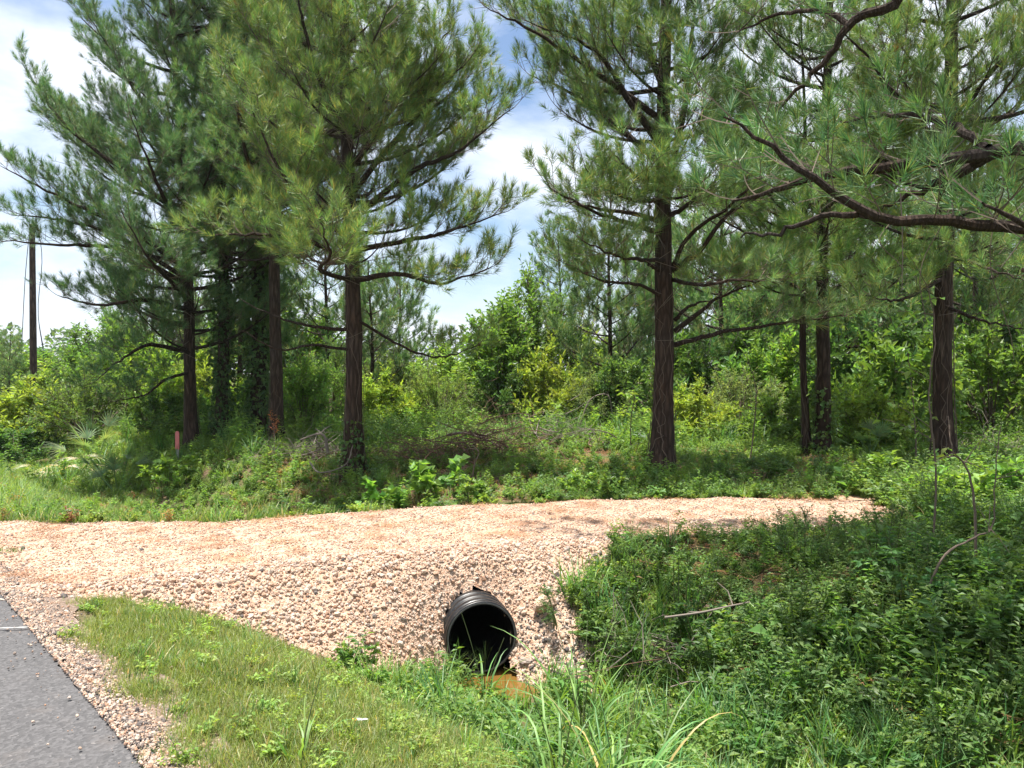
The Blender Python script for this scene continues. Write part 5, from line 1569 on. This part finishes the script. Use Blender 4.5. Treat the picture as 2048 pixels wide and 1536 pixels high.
stick('bare leaning branch right of the greyish brush pile', [P(1160, 850, 18), P(1180, 800, 18), P(1215, 790, 18), P(1225, 830, 18)], 0.02, seed=5)
stick('log-like dead limb on the brown brush pile', [P(895, 870, 15.0), P(930, 866, 15.0), P(975, 880, 14.8), P(1010, 900, 14.6)], 0.028, seed=6)

# ------------------------------------------------------------------ marker post, utility pole, litter
mk = thing('marker_post', 'pinkish red plastic marker post beside the leftmost pine', 'marker post', gpt(354, 17.0))
def slab(w, t, z0, z1, top=0.0):
    v = []
    for z, k in ((z0, 1.0), (z1 - top, 1.0), (z1, 0.45 if top else 1.0)):
        v += [[-w * k, -t, z], [w * k, -t, z], [w * k, t, z], [-w * k, t, z]]
    f = [[0, 1, 5, 4], [1, 2, 6, 5], [2, 3, 7, 6], [3, 0, 4, 7], [4, 5, 9, 8], [5, 6, 10, 9], [6, 7, 11, 10], [7, 4, 8, 11], [8, 9, 10, 11], [3, 2, 1, 0]]
    return v, f
MB().add(*slab(0.032, 0.012, -0.1, 0.30)).build('stake', 'marker_grey', mk)
MB().add(*slab(0.042, 0.016, 0.27, 0.66, 0.04)).build('marker_head', 'marker_red', mk)

pb = gpt(67, 36.0)
pole = thing('utility_pole', 'dark wooden utility pole with hanging cables at the left', 'utility pole', pb)
kk = np.linspace(0, 1, 12)[:, None]
MB().add(*tube1(np.array([0, 0, -0.3]) + UP * 8.7 * kk, np.linspace(0.165, 0.12, 12), 14)).build('shaft', 'pole_wood', pole, True)
for k, (pts, r) in enumerate([([(58, 470), (50, 560), (44, 680), (42, 738)], 0.016), ([(76, 455), (84, 520), (76, 620), (86, 700), (92, 745)], 0.016), ([(77, 640), (84, 680), (92, 720)], 0.012)]):
    MB().add(*tube1(smooth_path([P(x, y, 35.8) - pb for x, y in pts], 16), r, 5)).build('cable', 'cable', pole)

lt = thing('litter_wrapper', 'crumpled orange and white wrapper in the grass below the culvert', 'litter', gpt(715, 3.85) + [0, 0, 0.06])
rng = np.random.default_rng(801)
for nm, mat, off, s in (('orange_end', 'paper_orange', (-0.02, 0, 0), 0.018), ('white_end', 'paper_white', (0.018, 0.004, 0), 0.022)):
    v, f = stone_mesh(rng, True)
    MB().add(v * s * [1.2, 0.7, 0.6] * (1 + rng.uniform(-0.25, 0.25, (len(v), 1))) + off, f).build(nm, mat, lt)

# red-leaved sumac at the foot of the brown trunk
rng = np.random.default_rng(811)
t = thing('red_shrub', 'small rust-leaved shoot at the foot of the brown pine trunk', 'plant', gpt(545, 16.6))
st = np.array([[[0, 0, 0], [0.04, 0, 0.3], [0.1 * math.cos(k), 0.1 * math.sin(k), 0.6 + 0.1 * k]] for k in range(4)])
MB().add(*tubes(st, np.tile([0.008, 0.006, 0.003], (4, 1)), 4)).build('stems', 'red_twig', t)
n = 60
p = st[rng.integers(0, 4, n), 1] * 0.5 + st[rng.integers(0, 4, n), 2] * rng.uniform(0.3, 0.8, n)[:, None]
v, f = leaves(p, rand_dir(rng, n) + [0, 0, 0.2], UP + rand_dir(rng, n) * 0.5, rng.uniform(0.05, 0.10, n), rng.uniform(0.02, 0.04, n))
MB().add(v, f, rep(tint(rng, n, (0.20, 0.075, 0.04), 0.3), 4)).build('foliage', 'leaf', t, kind='stuff')

# ------------------------------------------------------------------ the humid air
_hb = bpy.data.materials.new('haze_air'); _hb.use_nodes = True
_n = _hb.node_tree; _n.nodes.clear()
_o = _n.nodes.new('ShaderNodeOutputMaterial'); _v = _n.nodes.new('ShaderNodeVolumePrincipled')
_v.inputs['Color'].default_value = (0.80, 0.88, 1.0, 1); _v.inputs['Density'].default_value = 0.0002; _v.inputs['Anisotropy'].default_value = 0.3
_n.links.new(_v.outputs[0], _o.inputs['Volume']); MATS['haze_air'] = _hb
x0, x1, y0, y1, z0, z1 = -950, 950, -80, 1250, -3.0, 20
MB().add([[x0, y0, z0], [x1, y0, z0], [x1, y1, z0], [x0, y1, z0], [x0, y0, z1], [x1, y0, z1], [x1, y1, z1], [x0, y1, z1]],
         [[3, 2, 1, 0], [4, 5, 6, 7], [0, 1, 5, 4], [1, 2, 6, 5], [2, 3, 7, 6], [3, 0, 4, 7]]).build('haze', 'haze_air', kind='stuff')
